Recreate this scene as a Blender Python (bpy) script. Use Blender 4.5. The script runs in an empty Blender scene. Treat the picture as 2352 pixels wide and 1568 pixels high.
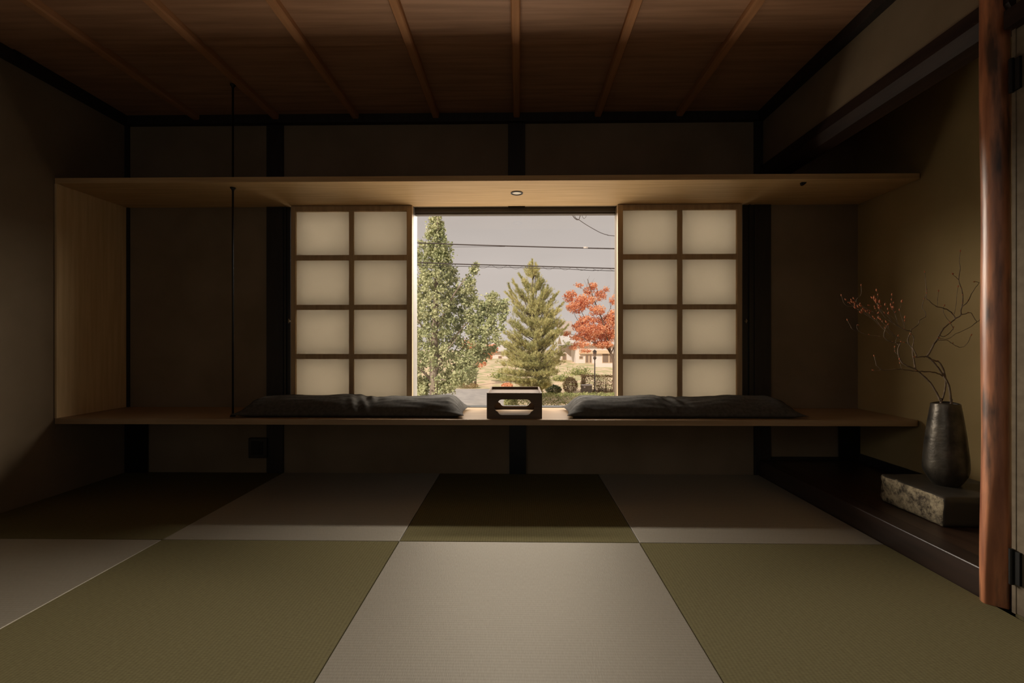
import bpy, math, random
import numpy as np
from mathutils import Vector, Matrix, noise

random.seed(7)
rng = np.random.default_rng(7)
scn = bpy.context.scene
COL = scn.collection
PI = math.pi

# ------------------------------------------------------------------ camera
CAM = Vector((0.0, -2.8, 0.80)); YAW = math.radians(0.9); F = 1050.0
cs, sn = math.cos(YAW), math.sin(YAW)
def at(px, py, Y):
    """world point on the plane y=Y that lies along the sight line px,py (2352x1568 frame)"""
    a = (px - 1176) / F; t = (Y + 2.8) / (cs + a * sn)
    return Vector((t * (a * cs - sn), Y, 0.8 + t * (787 - py) / F))
def X(px, Y): return at(px, 787, Y).x

# ------------------------------------------------------------------ materials
def mat(name):
    m = bpy.data.materials.new(name); m.use_nodes = True
    nt = m.node_tree; b = nt.nodes['Principled BSDF']
    return m, nt, b
def simple(name, col, rough=0.6, metal=0.0, spec=None, coat=0.0):
    m, nt, b = mat(name)
    b.inputs['Base Color'].default_value = (*col, 1); b.inputs['Roughness'].default_value = rough
    b.inputs['Metallic'].default_value = metal
    if spec is not None: b.inputs['Specular IOR Level'].default_value = spec
    if coat: b.inputs['Coat Weight'].default_value = coat; b.inputs['Coat Roughness'].default_value = 0.25
    return m
def noisy(name, c1, c2, scale=(1, 1, 1), nscale=5.0, detail=6, rough=0.6, bump=0.0, bscale=None, spec=None,
          metal=0.0, coat=0.0, pos=(0.35, 0.65), dist=0.002, coatr=0.2):
    m, nt, b = mat(name); N = nt.nodes; L = nt.links
    tc = N.new('ShaderNodeTexCoord'); mp = N.new('ShaderNodeMapping'); mp.inputs['Scale'].default_value = scale
    no = N.new('ShaderNodeTexNoise'); no.inputs['Scale'].default_value = nscale; no.inputs['Detail'].default_value = detail
    cr = N.new('ShaderNodeValToRGB')
    cr.color_ramp.elements[0].position = pos[0]; cr.color_ramp.elements[1].position = pos[1]
    cr.color_ramp.elements[0].color = (*c1, 1); cr.color_ramp.elements[1].color = (*c2, 1)
    L.new(tc.outputs['Object'], mp.inputs['Vector']); L.new(mp.outputs[0], no.inputs['Vector'])
    L.new(no.outputs['Fac'], cr.inputs[0]); L.new(cr.outputs[0], b.inputs['Base Color'])
    b.inputs['Roughness'].default_value = rough; b.inputs['Metallic'].default_value = metal
    if spec is not None: b.inputs['Specular IOR Level'].default_value = spec
    if coat: b.inputs['Coat Weight'].default_value = coat; b.inputs['Coat Roughness'].default_value = coatr
    if bump:
        n2 = N.new('ShaderNodeTexNoise'); n2.inputs['Scale'].default_value = bscale or nscale * 4; n2.inputs['Detail'].default_value = 8
        L.new(mp.outputs[0], n2.inputs['Vector'])
        bp = N.new('ShaderNodeBump'); bp.inputs['Strength'].default_value = bump; bp.inputs['Distance'].default_value = dist
        L.new(n2.outputs['Fac'], bp.inputs['Height']); L.new(bp.outputs[0], b.inputs['Normal'])
    return m

M = {}
M['plaster'] = noisy('clay_plaster', (.205, .155, .100), (.255, .195, .130), nscale=3, rough=.95, bump=.35, bscale=160, spec=.15, dist=.0015)
M['plaster_alcove'] = noisy('ochre_plaster', (.31, .225, .105), (.37, .27, .13), nscale=3, rough=.95, bump=.3, bscale=160, spec=.15, dist=.0015)
M['darkwood'] = noisy('soot_black_wood', (.012, .010, .009), (.022, .017, .014), scale=(14, 14, 1.2), nscale=3, rough=.55, bump=.15, dist=.001)
M['beamwood'] = noisy('old_red_black_beam', (.020, .011, .009), (.034, .019, .014), scale=(12, 1.2, 12), nscale=3, spec=.25, rough=.5, bump=.15, dist=.001)
M['lightwood'] = noisy('pale_hinoki_x', (.50, .325, .155), (.60, .41, .21), scale=(1.2, 22, 22), nscale=2.2, rough=.5, bump=.05, dist=.0005, spec=.35)
M['benchwood'] = noisy('bench_board', (.31, .20, .108), (.37, .25, .142), scale=(1.2, 22, 22), nscale=2.2, rough=.38, bump=.05, dist=.0005, spec=.5)
M['lightwood_z'] = noisy('pale_hinoki_z', (.58, .41, .22), (.68, .50, .28), scale=(22, 22, 1.2), nscale=2.2, rough=.55, bump=.05, dist=.0005, spec=.3)
M['shojiwood'] = noisy('shoji_cedar', (.42, .29, .165), (.50, .36, .21), scale=(16, 16, 2), nscale=3, rough=.6, spec=.25)
M['backwood'] = noisy('shading_cedar', (.085, .055, .028), (.12, .08, .042), scale=(16, 16, 2), nscale=3, rough=.7, spec=.2)  # rear lattice wood, kept dark to deepen shade along the cell edges
M['ceilboard'] = noisy('cedar_ceiling_board', (.30, .162, .092), (.41, .228, .135), scale=(.9, 16, 16), nscale=2.5, rough=.6, bump=.05, dist=.0005, spec=.3)
M['rib'] = noisy('ceiling_rib_wood', (.34, .165, .08), (.42, .21, .10), scale=(16, 1, 16), nscale=2.5, rough=.8, spec=.1)
M['blacksteel'] = simple('black_steel', (.010, .010, .010), .45, .3)
M['boltsteel'] = simple('bolt_steel', (.10, .10, .10), .4, .8)
M['lacquer'] = noisy('lacquered_sill', (.020, .012, .009), (.036, .020, .014), scale=(10, 1, 10), nscale=3, rough=.42, bump=.12, dist=.001)
M['alcovefloor'] = noisy('alcove_board', (.028, .016, .011), (.060, .032, .020), scale=(10, .8, 10), nscale=3, rough=.35, bump=.1, dist=.001)
M['tray'] = noisy('tray_walnut', (.105, .066, .040), (.14, .09, .056), scale=(2, 20, 20), nscale=3, rough=.5, spec=.4)
M['cushion'] = noisy('charcoal_linen', (.062, .057, .050), (.088, .081, .072), nscale=60, rough=.9, bump=.3, bscale=500, dist=.0008, spec=.08)
M['vase'] = noisy('hammered_black_bronze', (.042, .036, .029), (.13, .112, .088), nscale=14, rough=.38, bump=.6, bscale=26, dist=.005, metal=.6)
M['twig'] = noisy('dry_twig', (.13, .085, .05), (.26, .19, .13), nscale=50, rough=.8)
M['bud'] = simple('red_brown_bud', (.48, .15, .06), .7)
M['aluminium'] = simple('pale_window_jamb', (.20, .182, .168), .45)
M['darkframe'] = simple('dark_window_frame', (.020, .018, .016), .4)
M['headframe'] = simple('brown_window_head', (.09, .072, .055), .5)
M['hinge'] = simple('dark_iron_hinge', (.010, .009, .008), .5, .4)
M['doorpaper'] = noisy('grey_brown_door_paper', (.125, .097, .066), (.155, .122, .084), nscale=40, rough=.9, bump=.2, bscale=260, spec=.15, dist=.001)
M['brass'] = simple('worn_brass', (.45, .36, .22), .4, .9)

# polished red log : broad colour streaks of its own, knots and scars near the foot
def log_mat():
    m, nt, b = mat('polished_red_log'); N = nt.nodes; L = nt.links
    tc = N.new('ShaderNodeTexCoord'); mp = N.new('ShaderNodeMapping'); mp.inputs['Scale'].default_value = (9, 9, 1.1)
    no = N.new('ShaderNodeTexNoise'); no.inputs['Scale'].default_value = 3; no.inputs['Detail'].default_value = 7
    cr = N.new('ShaderNodeValToRGB'); e = cr.color_ramp.elements
    e[0].position = .3; e[0].color = (.22, .065, .026, 1); e[1].position = .62; e[1].color = (.60, .23, .10, 1)
    L.new(tc.outputs['Object'], mp.inputs[0]); L.new(mp.outputs[0], no.inputs['Vector']); L.new(no.outputs['Fac'], cr.inputs[0])
    mpd = N.new('ShaderNodeMapping'); mpd.inputs['Scale'].default_value = (14, 14, 2.2); L.new(tc.outputs['Object'], mpd.inputs[0])
    nd = N.new('ShaderNodeTexNoise'); nd.inputs['Scale'].default_value = 1.6; nd.inputs['Detail'].default_value = 6; L.new(mpd.outputs[0], nd.inputs['Vector'])
    rd = N.new('ShaderNodeMapRange'); rd.inputs['From Min'].default_value = .50; rd.inputs['From Max'].default_value = .66; L.new(nd.outputs['Fac'], rd.inputs['Value'])
    md = N.new('ShaderNodeMixRGB'); md.inputs['Color2'].default_value = (.07, .028, .014, 1)
    L.new(rd.outputs[0], md.inputs['Fac']); L.new(cr.outputs[0], md.inputs['Color1'])
    L.new(md.outputs[0], b.inputs['Base Color']); b.inputs['Roughness'].default_value = .4
    b.inputs['Coat Weight'].default_value = 1.0; b.inputs['Coat Roughness'].default_value = .46
    n2 = N.new('ShaderNodeTexNoise'); n2.inputs['Scale'].default_value = 8
    L.new(mp.outputs[0], n2.inputs['Vector'])
    bp = N.new('ShaderNodeBump'); bp.inputs['Strength'].default_value = .3; bp.inputs['Distance'].default_value = .004
    L.new(n2.outputs['Fac'], bp.inputs['Height']); L.new(bp.outputs[0], b.inputs['Normal'])
    return m
M['log'] = log_mat()

def stone_mat():
    m, nt, b = mat('rough_lichen_stone'); N = nt.nodes; L = nt.links
    tc = N.new('ShaderNodeTexCoord')
    no = N.new('ShaderNodeTexNoise'); no.inputs['Scale'].default_value = 20; no.inputs['Detail'].default_value = 12; no.inputs['Roughness'].default_value = .75
    L.new(tc.outputs['Object'], no.inputs['Vector'])
    cr = N.new('ShaderNodeValToRGB'); e = cr.color_ramp.elements
    e[0].position = .40; e[0].color = (.045, .032, .020, 1); e[1].position = .57; e[1].color = (.44, .36, .23, 1)
    L.new(no.outputs['Fac'], cr.inputs[0])
    n3 = N.new('ShaderNodeTexNoise'); n3.inputs['Scale'].default_value = 4
    L.new(tc.outputs['Object'], n3.inputs['Vector'])
    L.new(cr.outputs[0], b.inputs['Base Color']); b.inputs['Roughness'].default_value = .85
    bp = N.new('ShaderNodeBump'); bp.inputs['Strength'].default_value = .9; bp.inputs['Distance'].default_value = .008
    L.new(no.outputs['Fac'], bp.inputs['Height']); L.new(bp.outputs[0], b.inputs['Normal'])
    return m
M['stone'] = stone_mat()
M['stonetop'] = noisy('worn_dark_stone', (.040, .035, .028), (.065, .055, .043), nscale=8, rough=.45, bump=.25, bscale=40, dist=.002)

# woven rush: ribs one centimetre apart plus fine strands; axis = direction across the ribs
def tatami(name, c1, c2, axis, gl, rough, aniso):
    """woven rush: satin straw that shines across its strands. axis = direction the ribs step along"""
    m, nt, b = mat(name); N = nt.nodes; L = nt.links
    N.remove(b); out = N['Material Output']
    tc = N.new('ShaderNodeTexCoord')
    mp = N.new('ShaderNodeMapping'); L.new(tc.outputs['Object'], mp.inputs[0])
    if axis == 'Y': mp.inputs['Rotation'].default_value = (0, 0, PI / 2)
    w = N.new('ShaderNodeTexWave'); w.wave_type = 'BANDS'; w.bands_direction = 'X'
    w.inputs['Scale'].default_value = 2 * PI / (20 * .0105); w.inputs['Distortion'].default_value = .25; w.inputs['Detail'].default_value = 1
    w.inputs['Detail Scale'].default_value = 3
    L.new(mp.outputs[0], w.inputs['Vector'])
    mp2 = N.new('ShaderNodeMapping'); mp2.inputs['Scale'].default_value = (60, 420, 1)
    L.new(mp.outputs[0], mp2.inputs[0])
    no = N.new('ShaderNodeTexNoise'); no.inputs['Scale'].default_value = 1; no.inputs['Detail'].default_value = 3
    L.new(mp2.outputs[0], no.inputs['Vector'])
    a1 = N.new('ShaderNodeMath'); a1.operation = 'MULTIPLY_ADD'; a1.inputs[1].default_value = .22
    L.new(w.outputs['Fac'], a1.inputs[0]); L.new(no.outputs['Fac'], a1.inputs[2])
    cr = N.new('ShaderNodeValToRGB'); e = cr.color_ramp.elements
    e[0].position = .3; e[0].color = (*c1, 1); e[1].position = .85; e[1].color = (*c2, 1)
    L.new(a1.outputs[0], cr.inputs[0])
    bp = N.new('ShaderNodeBump'); bp.inputs['Strength'].default_value = .35; bp.inputs['Distance'].default_value = .0012
    L.new(a1.outputs[0], bp.inputs['Height'])
    df = N.new('ShaderNodeBsdfDiffuse'); L.new(cr.outputs[0], df.inputs[0]); L.new(bp.outputs[0], df.inputs['Normal'])
    gs = N.new('ShaderNodeBsdfAnisotropic'); gs.inputs['Roughness'].default_value = rough; gs.inputs['Anisotropy'].default_value = aniso
    cv = N.new('ShaderNodeCombineXYZ'); cv.inputs[0 if axis == 'Y' else 1].default_value = 1     # strands run along the ribs
    gs.inputs['Color'].default_value = (.86, .80, .70, 1)
    L.new(cv.outputs[0], gs.inputs['Tangent']); L.new(bp.outputs[0], gs.inputs['Normal'])
    mx = N.new('ShaderNodeMixShader'); mx.inputs[0].default_value = gl
    L.new(df.outputs[0], mx.inputs[1]); L.new(gs.outputs[0], mx.inputs[2]); L.new(mx.outputs[0], out.inputs[0])
    return m
M['tatami_pale_sheen'] = tatami('pale_rush_painted_sheen', (.205, .180, .140), (.285, .252, .198), 'Y', .19, .62, .5)  # paler base colour holds part of the sheen of the turned weave
M['tatami_olive'] = tatami('olive_rush', (.112, .094, .043), (.168, .142, .070), 'X', .005, .5, .5)
M['matside'] = simple('mat_edge', (.10, .085, .04), .9)

def paper_mat():
    m, nt, b = mat('washi_paper'); N = nt.nodes; L = nt.links
    N.remove(b); out = N['Material Output']
    tr = N.new('ShaderNodeBsdfTranslucent'); tr.inputs[0].default_value = (.615, .59, .545, 1)
    df = N.new('ShaderNodeBsdfDiffuse'); df.inputs[0].default_value = (.70, .66, .59, 1)
    mx = N.new('ShaderNodeMixShader'); mx.inputs[0].default_value = .25
    L.new(tr.outputs[0], mx.inputs[1]); L.new(df.outputs[0], mx.inputs[2]); L.new(mx.outputs[0], out.inputs[0])
    return m
M['paper'] = paper_mat(); M['backpaper'] = paper_mat()
M['backpaper'].node_tree.nodes['Mix Shader'].inputs[0].default_value = .22
def glass_mat():
    m, nt, b = mat('clear_pane'); N = nt.nodes; L = nt.links
    N.remove(b); out = N['Material Output']
    tr = N.new('ShaderNodeBsdfTransparent'); tr.inputs[0].default_value = (.97, .97, .97, 1)
    gl = N.new('ShaderNodeBsdfGlossy'); gl.inputs['Roughness'].default_value = .02
    lw = N.new('ShaderNodeLayerWeight'); pw = N.new('ShaderNodeMath'); pw.operation = 'POWER'; pw.inputs[1].default_value = 5
    ad = N.new('ShaderNodeMath'); ad.operation = 'MULTIPLY_ADD'; ad.inputs[1].default_value = .9; ad.inputs[2].default_value = .03
    L.new(lw.outputs['Facing'], pw.inputs[0]); L.new(pw.outputs[0], ad.inputs[0])
    mx = N.new('ShaderNodeMixShader'); L.new(ad.outputs[0], mx.inputs[0])
    L.new(tr.outputs[0], mx.inputs[1]); L.new(gl.outputs[0], mx.inputs[2]); L.new(mx.outputs[0], out.inputs[0])
    return m
M['glass'] = glass_mat()
M['lens'] = simple('frosted_lamp_lens', (.75, .68, .58), .5)

def leaf_mat(name, c1, c2, c3, scale=1.2, trans=.35):
    m, nt, b = mat(name); N = nt.nodes; L = nt.links
    N.remove(b); out = N['Material Output']
    tc = N.new('ShaderNodeTexCoord'); no = N.new('ShaderNodeTexNoise'); no.inputs['Scale'].default_value = scale; no.inputs['Detail'].default_value = 4
    L.new(tc.outputs['Object'], no.inputs['Vector'])
    wn = N.new('ShaderNodeTexWhiteNoise'); sp = N.new('ShaderNodeVectorMath'); sp.operation = 'SNAP'; sp.inputs[1].default_value = (.09, .09, .09)
    L.new(tc.outputs['Object'], sp.inputs[0]); L.new(sp.outputs[0], wn.inputs['Vector'])
    mm = N.new('ShaderNodeMath'); mm.operation = 'MULTIPLY_ADD'; mm.inputs[1].default_value = .35
    L.new(wn.outputs['Value'], mm.inputs[0]); L.new(no.outputs['Fac'], mm.inputs[2])
    cr = N.new('ShaderNodeValToRGB'); e = cr.color_ramp.elements
    e[0].position = .45; e[0].color = (*c1, 1); e[1].position = .85; e[1].color = (*c3, 1)
    k = cr.color_ramp.elements.new(.65); k.color = (*c2, 1)
    L.new(mm.outputs[0], cr.inputs[0])
    df = N.new('ShaderNodeBsdfDiffuse'); tr = N.new('ShaderNodeBsdfTranslucent')
    L.new(cr.outputs[0], df.inputs[0]); L.new(cr.outputs[0], tr.inputs[0])
    mx = N.new('ShaderNodeMixShader'); mx.inputs[0].default_value = trans
    L.new(df.outputs[0], mx.inputs[1]); L.new(tr.outputs[0], mx.inputs[2]); L.new(mx.outputs[0], out.inputs[0])
    return m
M['ginkgo'] = leaf_mat('ginkgo_leaf', (.29, .32, .165), (.45, .47, .25), (.68, .67, .40), 1.0, .2)
M['pine'] = leaf_mat('pine_needle', (.38, .38, .16), (.60, .57, .26), (.82, .75, .40), 1.0)
M['maple'] = leaf_mat('maple_leaf', (.66, .26, .14), (.86, .42, .24), (.95, .60, .36), 1.0, .4)
M['bushbrown'] = leaf_mat('autumn_shrub_leaf', (.22, .13, .07), (.36, .26, .13), (.46, .36, .19), 2.0)
M['bushdark'] = leaf_mat('dark_shrub_leaf', (.08, .11, .06), (.13, .17, .09), (.24, .20, .10), 2.0)
M['hedge'] = leaf_mat('hedge_leaf', (.22, .26, .10), (.40, .42, .17), (.60, .56, .28), 2.0)
M['bark'] = noisy('grey_bark', (.20, .15, .11), (.40, .32, .25), scale=(8, 8, 1), nscale=3, rough=.9, bump=.5, dist=.02)
M['barkdark'] = noisy('dark_bark', (.10, .065, .045), (.19, .13, .09), scale=(8, 8, 1), nscale=3, rough=.9)
M['asphalt'] = noisy('pale_asphalt', (.40, .37, .35), (.50, .46, .43), nscale=2, rough=.9)
M['bank'] = noisy('dry_grass_bank', (.46, .44, .22), (.80, .60, .42), nscale=1.1, detail=9, rough=.95, pos=(.40, .60))
M['lot'] = noisy('sandy_bed', (.60, .47, .30), (.72, .56, .38), nscale=1.2, rough=.95)
M['housewhite'] = simple('white_render', (.72, .64, .60), .8)
M['housecream'] = simple('cream_band', (.68, .50, .34), .8)
M['houseglass'] = simple('house_glass', (.22, .15, .11), .4)
M['roof'] = noisy('pinkish_roof_tile', (.42, .33, .29), (.52, .42, .37), nscale=8, rough=.8)
M['roofgrey'] = noisy('pale_grey_roof', (.60, .55, .52), (.66, .61, .58), nscale=8, rough=.8)
M['cable'] = simple('black_cable', (.05, .035, .03), .7)
M['porcelain'] = simple('cable_joint', (.70, .62, .55), .6)
M['lampmetal'] = simple('lamp_iron', (.12, .09, .07), .5, .3)
M['bin'] = noisy('weathered_bin', (.16, .13, .10), (.24, .20, .16), nscale=6, rough=.8)

# ------------------------------------------------------------------ mesh builder
class MB:
    def __init__(s): s.v = []; s.f = []; s.sm = False
    def add(s, vs, fs):
        o = len(s.v); s.v += [tuple(v) for v in vs]; s.f += [tuple(i + o for i in f) for f in fs]; return s
    def box(s, x0, x1, y0, y1, z0, z1):
        vs = [(x, y, z) for z in (z0, z1) for y in (y0, y1) for x in (x0, x1)]
        return s.add(vs, [(0, 2, 3, 1), (4, 5, 7, 6), (0, 1, 5, 4), (2, 6, 7, 3), (0, 4, 6, 2), (1, 3, 7, 5)])
    def prism(s, pts, p0, p1, axis='y'):
        """extrude a 2-D outline along an axis: y -> pts (x,z); x -> pts (y,z); z -> pts (x,y)"""
        n = len(pts)
        def mk(p, q): return {'y': (p[0], q, p[1]), 'x': (q, p[0], p[1]), 'z': (p[0], p[1], q)}[axis]
        vs = [mk(p, p0) for p in pts] + [mk(p, p1) for p in pts]
        fs = [(i, (i + 1) % n, (i + 1) % n + n, i + n) for i in range(n)] + [tuple(range(n - 1, -1, -1)), tuple(range(n, 2 * n))]
        return s.add(vs, fs)
    def tube(s, pts, rad, n=8, cap=True):
        pts = [Vector(p) for p in pts]; r = rad if isinstance(rad, (list, tuple)) else [rad] * len(pts)
        vs = []; fs = []; up = None
        for i, p in enumerate(pts):
            d = (pts[min(i + 1, len(pts) - 1)] - pts[max(i - 1, 0)])
            if d.length < 1e-9: d = Vector((0, 0, 1))
            d.normalize()
            if up is None:
                up = Vector((0, 0, 1)) if abs(d.z) < .9 else Vector((1, 0, 0))
            a = d.cross(up)
            if a.length < 1e-6: a = d.orthogonal()
            a.normalize(); b = a.cross(d).normalized(); up = b
            for k in range(n):
                t = 2 * PI * k / n; vs.append(p + (a * math.cos(t) + b * math.sin(t)) * r[i])
        for i in range(len(pts) - 1):
            for k in range(n):
                fs.append((i * n + k, i * n + (k + 1) % n, (i + 1) * n + (k + 1) % n, (i + 1) * n + k))
        if cap: fs.append(tuple(range(n - 1, -1, -1))); fs.append(tuple(range((len(pts) - 1) * n, len(pts) * n)))
        return s.add(vs, fs)
    def lathe(s, c, prof, n=32):
        vs = []; fs = []
        for r, z in prof:
            for k in range(n): t = 2 * PI * k / n; vs.append((c[0] + r * math.cos(t), c[1] + r * math.sin(t), c[2] + z))
        for i in range(len(prof) - 1):
            for k in range(n): fs.append((i * n + k, i * n + (k + 1) % n, (i + 1) * n + (k + 1) % n, (i + 1) * n + k))
        return s.add(vs, fs)
    def build(s, name, m, parent=None, smooth=False, origin=None, bevel=0.0, subd=0):
        org = Vector(origin) if origin is not None else None
        if org is None:
            if parent is not None: org = parent_world(parent)
            else:
                A = np.array(s.v); org = Vector(((A[:, 0].min() + A[:, 0].max()) / 2, (A[:, 1].min() + A[:, 1].max()) / 2, A[:, 2].min()))
        me = bpy.data.meshes.new(name)
        A = (np.array(s.v, dtype=float) - np.array(org)).tolist()
        me.from_pydata(A, [], s.f); me.update()
        me.materials.append(m)
        if smooth: me.polygons.foreach_set('use_smooth', [True] * len(me.polygons))
        o = bpy.data.objects.new(name, me); COL.objects.link(o)
        if parent is not None: o.parent = parent; o.location = org - parent_world(parent)
        else: o.location = org
        WORLD[o.name] = org
        if bevel:
            b = o.modifiers.new('bevel', 'BEVEL'); b.width = bevel; b.segments = 2; b.limit_method = 'ANGLE'
        if subd:
            b = o.modifiers.new('sub', 'SUBSURF'); b.levels = subd; b.render_levels = subd
        return o
WORLD = {}
def parent_world(p): return WORLD[p.name]
def tag(o, label=None, cat=None, group=None, kind=None):
    if label: o['label'] = label
    if cat: o['category'] = cat
    if group: o['group'] = group
    if kind: o['kind'] = kind
    return o
def thing(name, loc, label, cat, group=None):
    o = bpy.data.objects.new(name, None); COL.objects.link(o); o.location = loc; o.empty_display_size = .1
    WORLD[o.name] = Vector(loc)
    return tag(o, label, cat, group)
def struct(name, mb, m, **k):
    o = mb.build(name, m, **k); o['kind'] = 'structure'; return o

# ------------------------------------------------------------------ room shell
XL, XR, XT = -2.44, 2.05, 1.453       # left wall, alcove wall, alcove sill face
ZC = 2.19                             # ceiling
SEAM = -.962
# floor under and behind the mats
fl = MB(); fl.box(XL - .1, XR + .1, -4.1, .12, -.14, -.056); fl.box(XT + .02, 1.56, -4.0, -1.42, -.056, 0); fl.box(XL, XT + .02, -4.0, 2 * SEAM - .003, -.056, 0)
struct('floor', fl, M['tatami_olive'])

# rear wall with the window opening
wx0, wx1, wz0, wz1 = X(660, 0), X(1716, 0), .36, 1.64
w = MB(); w.box(XL - .1, wx0, 0, .12, -.1, ZC + .1); w.box(wx1, XR + .1, 0, .12, -.1, ZC + .1)
w.box(wx0, wx1, 0, .12, -.1, wz0); w.box(wx0, wx1, 0, .12, wz1, ZC + .1)
struct('wall_rear', w, M['plaster'])
w = MB(); w.box(XL - .1, XL, -4.1, 0, -.1, ZC + .1); struct('wall_left', w, M['plaster'])
w = MB(); w.box(XR, XR + .1, -1.6, 0, -.1, ZC + .1); struct('wall_right', w, M['plaster_alcove'])
w = MB(); w.box(XL - .1, XR + .1, -4.1, -4.0, -.1, ZC + .1); struct('wall_back', w, M['plaster'])
w = MB(); w.box(1.475, 1.525, -1.40, 0, 1.80, ZC + .02); struct('wall_over_alcove', w, M['plaster'])
w = MB(); w.box(1.50, XR, -1.62, -1.57, 0, ZC); w.box(1.475, 1.55, -4.0, -1.40, 1.77, ZC); w.box(1.50, 1.56, -4.0, -1.57, -.1, ZC)
struct('wall_alcove_side', w, M['plaster'])

# ceiling boards: rows lap slightly, joints every 0.67 m
c = MB()
ys = [0.0, -.672, -1.345, -2.02, -2.69, -3.36, -4.0]
for i in range(len(ys) - 1):
    lap = .009
    c.add([(XL, ys[i], ZC), (1.50, ys[i], ZC), (1.50, ys[i + 1], ZC + lap), (XL, ys[i + 1], ZC + lap)], [(0, 1, 2, 3)])
    c.add([(XL, ys[i + 1], ZC + lap), (1.50, ys[i + 1], ZC + lap), (1.50, ys[i + 1], ZC), (XL, ys[i + 1], ZC)], [(0, 1, 2, 3)])
c.box(XL - .1, XR + .1, -4.1, .12, ZC + .012, ZC + .1); c.box(1.50, XR, -1.6, 0, ZC, ZC + .012)
struct('ceiling', c, M['ceilboard'])
n = 1
def trim(mb, m, **k):
    global n
    o = struct('trim_%d' % n, mb, m, **k); n += 1; return o
for k in range(-4, 4):
    x = -.003 + .4893 * k - .012
    if x < XL + .1 or x > 1.44: continue
    hw = .020
    trim(MB().prism([(x - hw, ZC + .01), (x - hw, ZC - .022), (x - hw + .005, ZC - .030), (x + hw - .005, ZC - .030), (x + hw, ZC - .022), (x + hw, ZC + .01)], -3.98, -.035), M['rib'])
# ceiling edge battens
trim(MB().box(XL, 1.475, -.04, 0, ZC - .05, ZC + .005), M['darkwood'])
trim(MB().box(XL, XL + .04, -4.0, -.04, ZC - .05, ZC + .005), M['darkwood'])
trim(MB().box(1.435, 1.475, -4.0, -.04, ZC - .05, ZC + .005), M['darkwood'])
# posts in the rear wall
def post(p0, p1, Y=-.012, z0=0, z1=ZC - .05, m='darkwood'):
    return trim(MB().box(X(p0, Y), X(p1, Y), Y, .03, z0, z1), M[m])
post(612, 650)
trim(MB().box(X(1167, -.012), X(1206, -.012), -.012, .03, 1.64, ZC - .05), M['darkwood'])
trim(MB().box(X(1170, -.012), X(1208, -.012), -.012, .03, 0, .36), M['darkwood'])
post(1733, 1771)
trim(MB().box(XL, X(296, -.01), -.012, .03, 0, ZC - .05), M['darkwood'])
# dark window side frames beside the shoji
trim(MB().box(X(650, -.01), X(666, -.01), -.006, .10, .40, 1.636).box(X(652, -.02), X(656, -.02), -.016, -.004, .40, 1.636), M['darkframe'])
trim(MB().box(X(1706, -.01), X(1734, -.01), -.006, .10, .40, 1.636).box(X(1722, -.02), X(1725, -.02), -.016, -.004, .40, 1.636), M['darkframe'])
# beam over the alcove (chamfered) and its continuation
o = trim(MB().prism([(1.453, 1.862), (1.453, 1.812), (1.475, 1.768), (1.548, 1.762), (1.556, 1.862)], -1.42, 0), M['beamwood'])
trim(MB().box(1.428, 1.50, -4.0, -1.43, 1.722, 1.775), M['beamwood'])
# alcove: floor board, front sill, skirting
struct('floor_alcove', MB().box(1.53, XR, -1.6, 0, -.02, .090), M['alcovefloor'])
o = trim(MB().box(XT, 1.533, -1.372, 0, -.02, .0915), M['lacquer'], bevel=.004)
trim(MB().box(XR - .012, XR, -1.6, 0, .090, .135), M['darkwood'])
trim(MB().box(X(1771, 0), XR, -.006, 0, .086, .11), M['darkwood'])

# hinged door at the right edge
d = MB().box(1.458, 1.495, -4.0, -1.425, .004, 1.722)
door = struct('door_1', d, M['doorpaper'], bevel=.004)
e = MB().box(1.4565, 1.4580, -1.436, -1.425, .004, 1.722).build('door_edge', M['doorpaper'], door)
for z0, z1 in ((.094, .190), (1.54, 1.632)):
    MB().box(1.450, 1.4575, -1.452, -1.430, z0, z1).tube([(1.449, -1.431, z0 - .004), (1.449, -1.431, z1 + .004)], .006, 10).build('door_hinge', M['hinge'], door)

# window: pale jambs, dark head and sill, panes
J0, J1 = X(948, .02), X(1418, .02)
win = thing('window_1', ((J0 + J1) / 2, .06, .38), None, None); win['kind'] = 'structure'
fr = MB()
fr.box(J0 - .001, X(954, .05), -.002, .10, .39, 1.636); fr.box(X(1415.5, .05), J1 + .001, -.002, .10, .39, 1.636)
fr.build('window_jamb', M['aluminium'], win, bevel=.002)
fr = MB().box(J0, J1, .035, .085, 1.612, 1.64).box(J0, J1, .045, .085, 1.600, 1.613).box(wx0, J0, .06, .10, 1.635, 1.64).box(J1, wx1, .06, .10, 1.635, 1.64)
fr.build('window_head', M['headframe'], win)
MB().box(wx0, wx1, .015, .10, .36, .404).build('window_sill', M['darkframe'], win)
MB().box(X(954, .06), X(1415.5, .06), .064, .068, .404, 1.601).build('pane', M['glass'], win)

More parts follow.
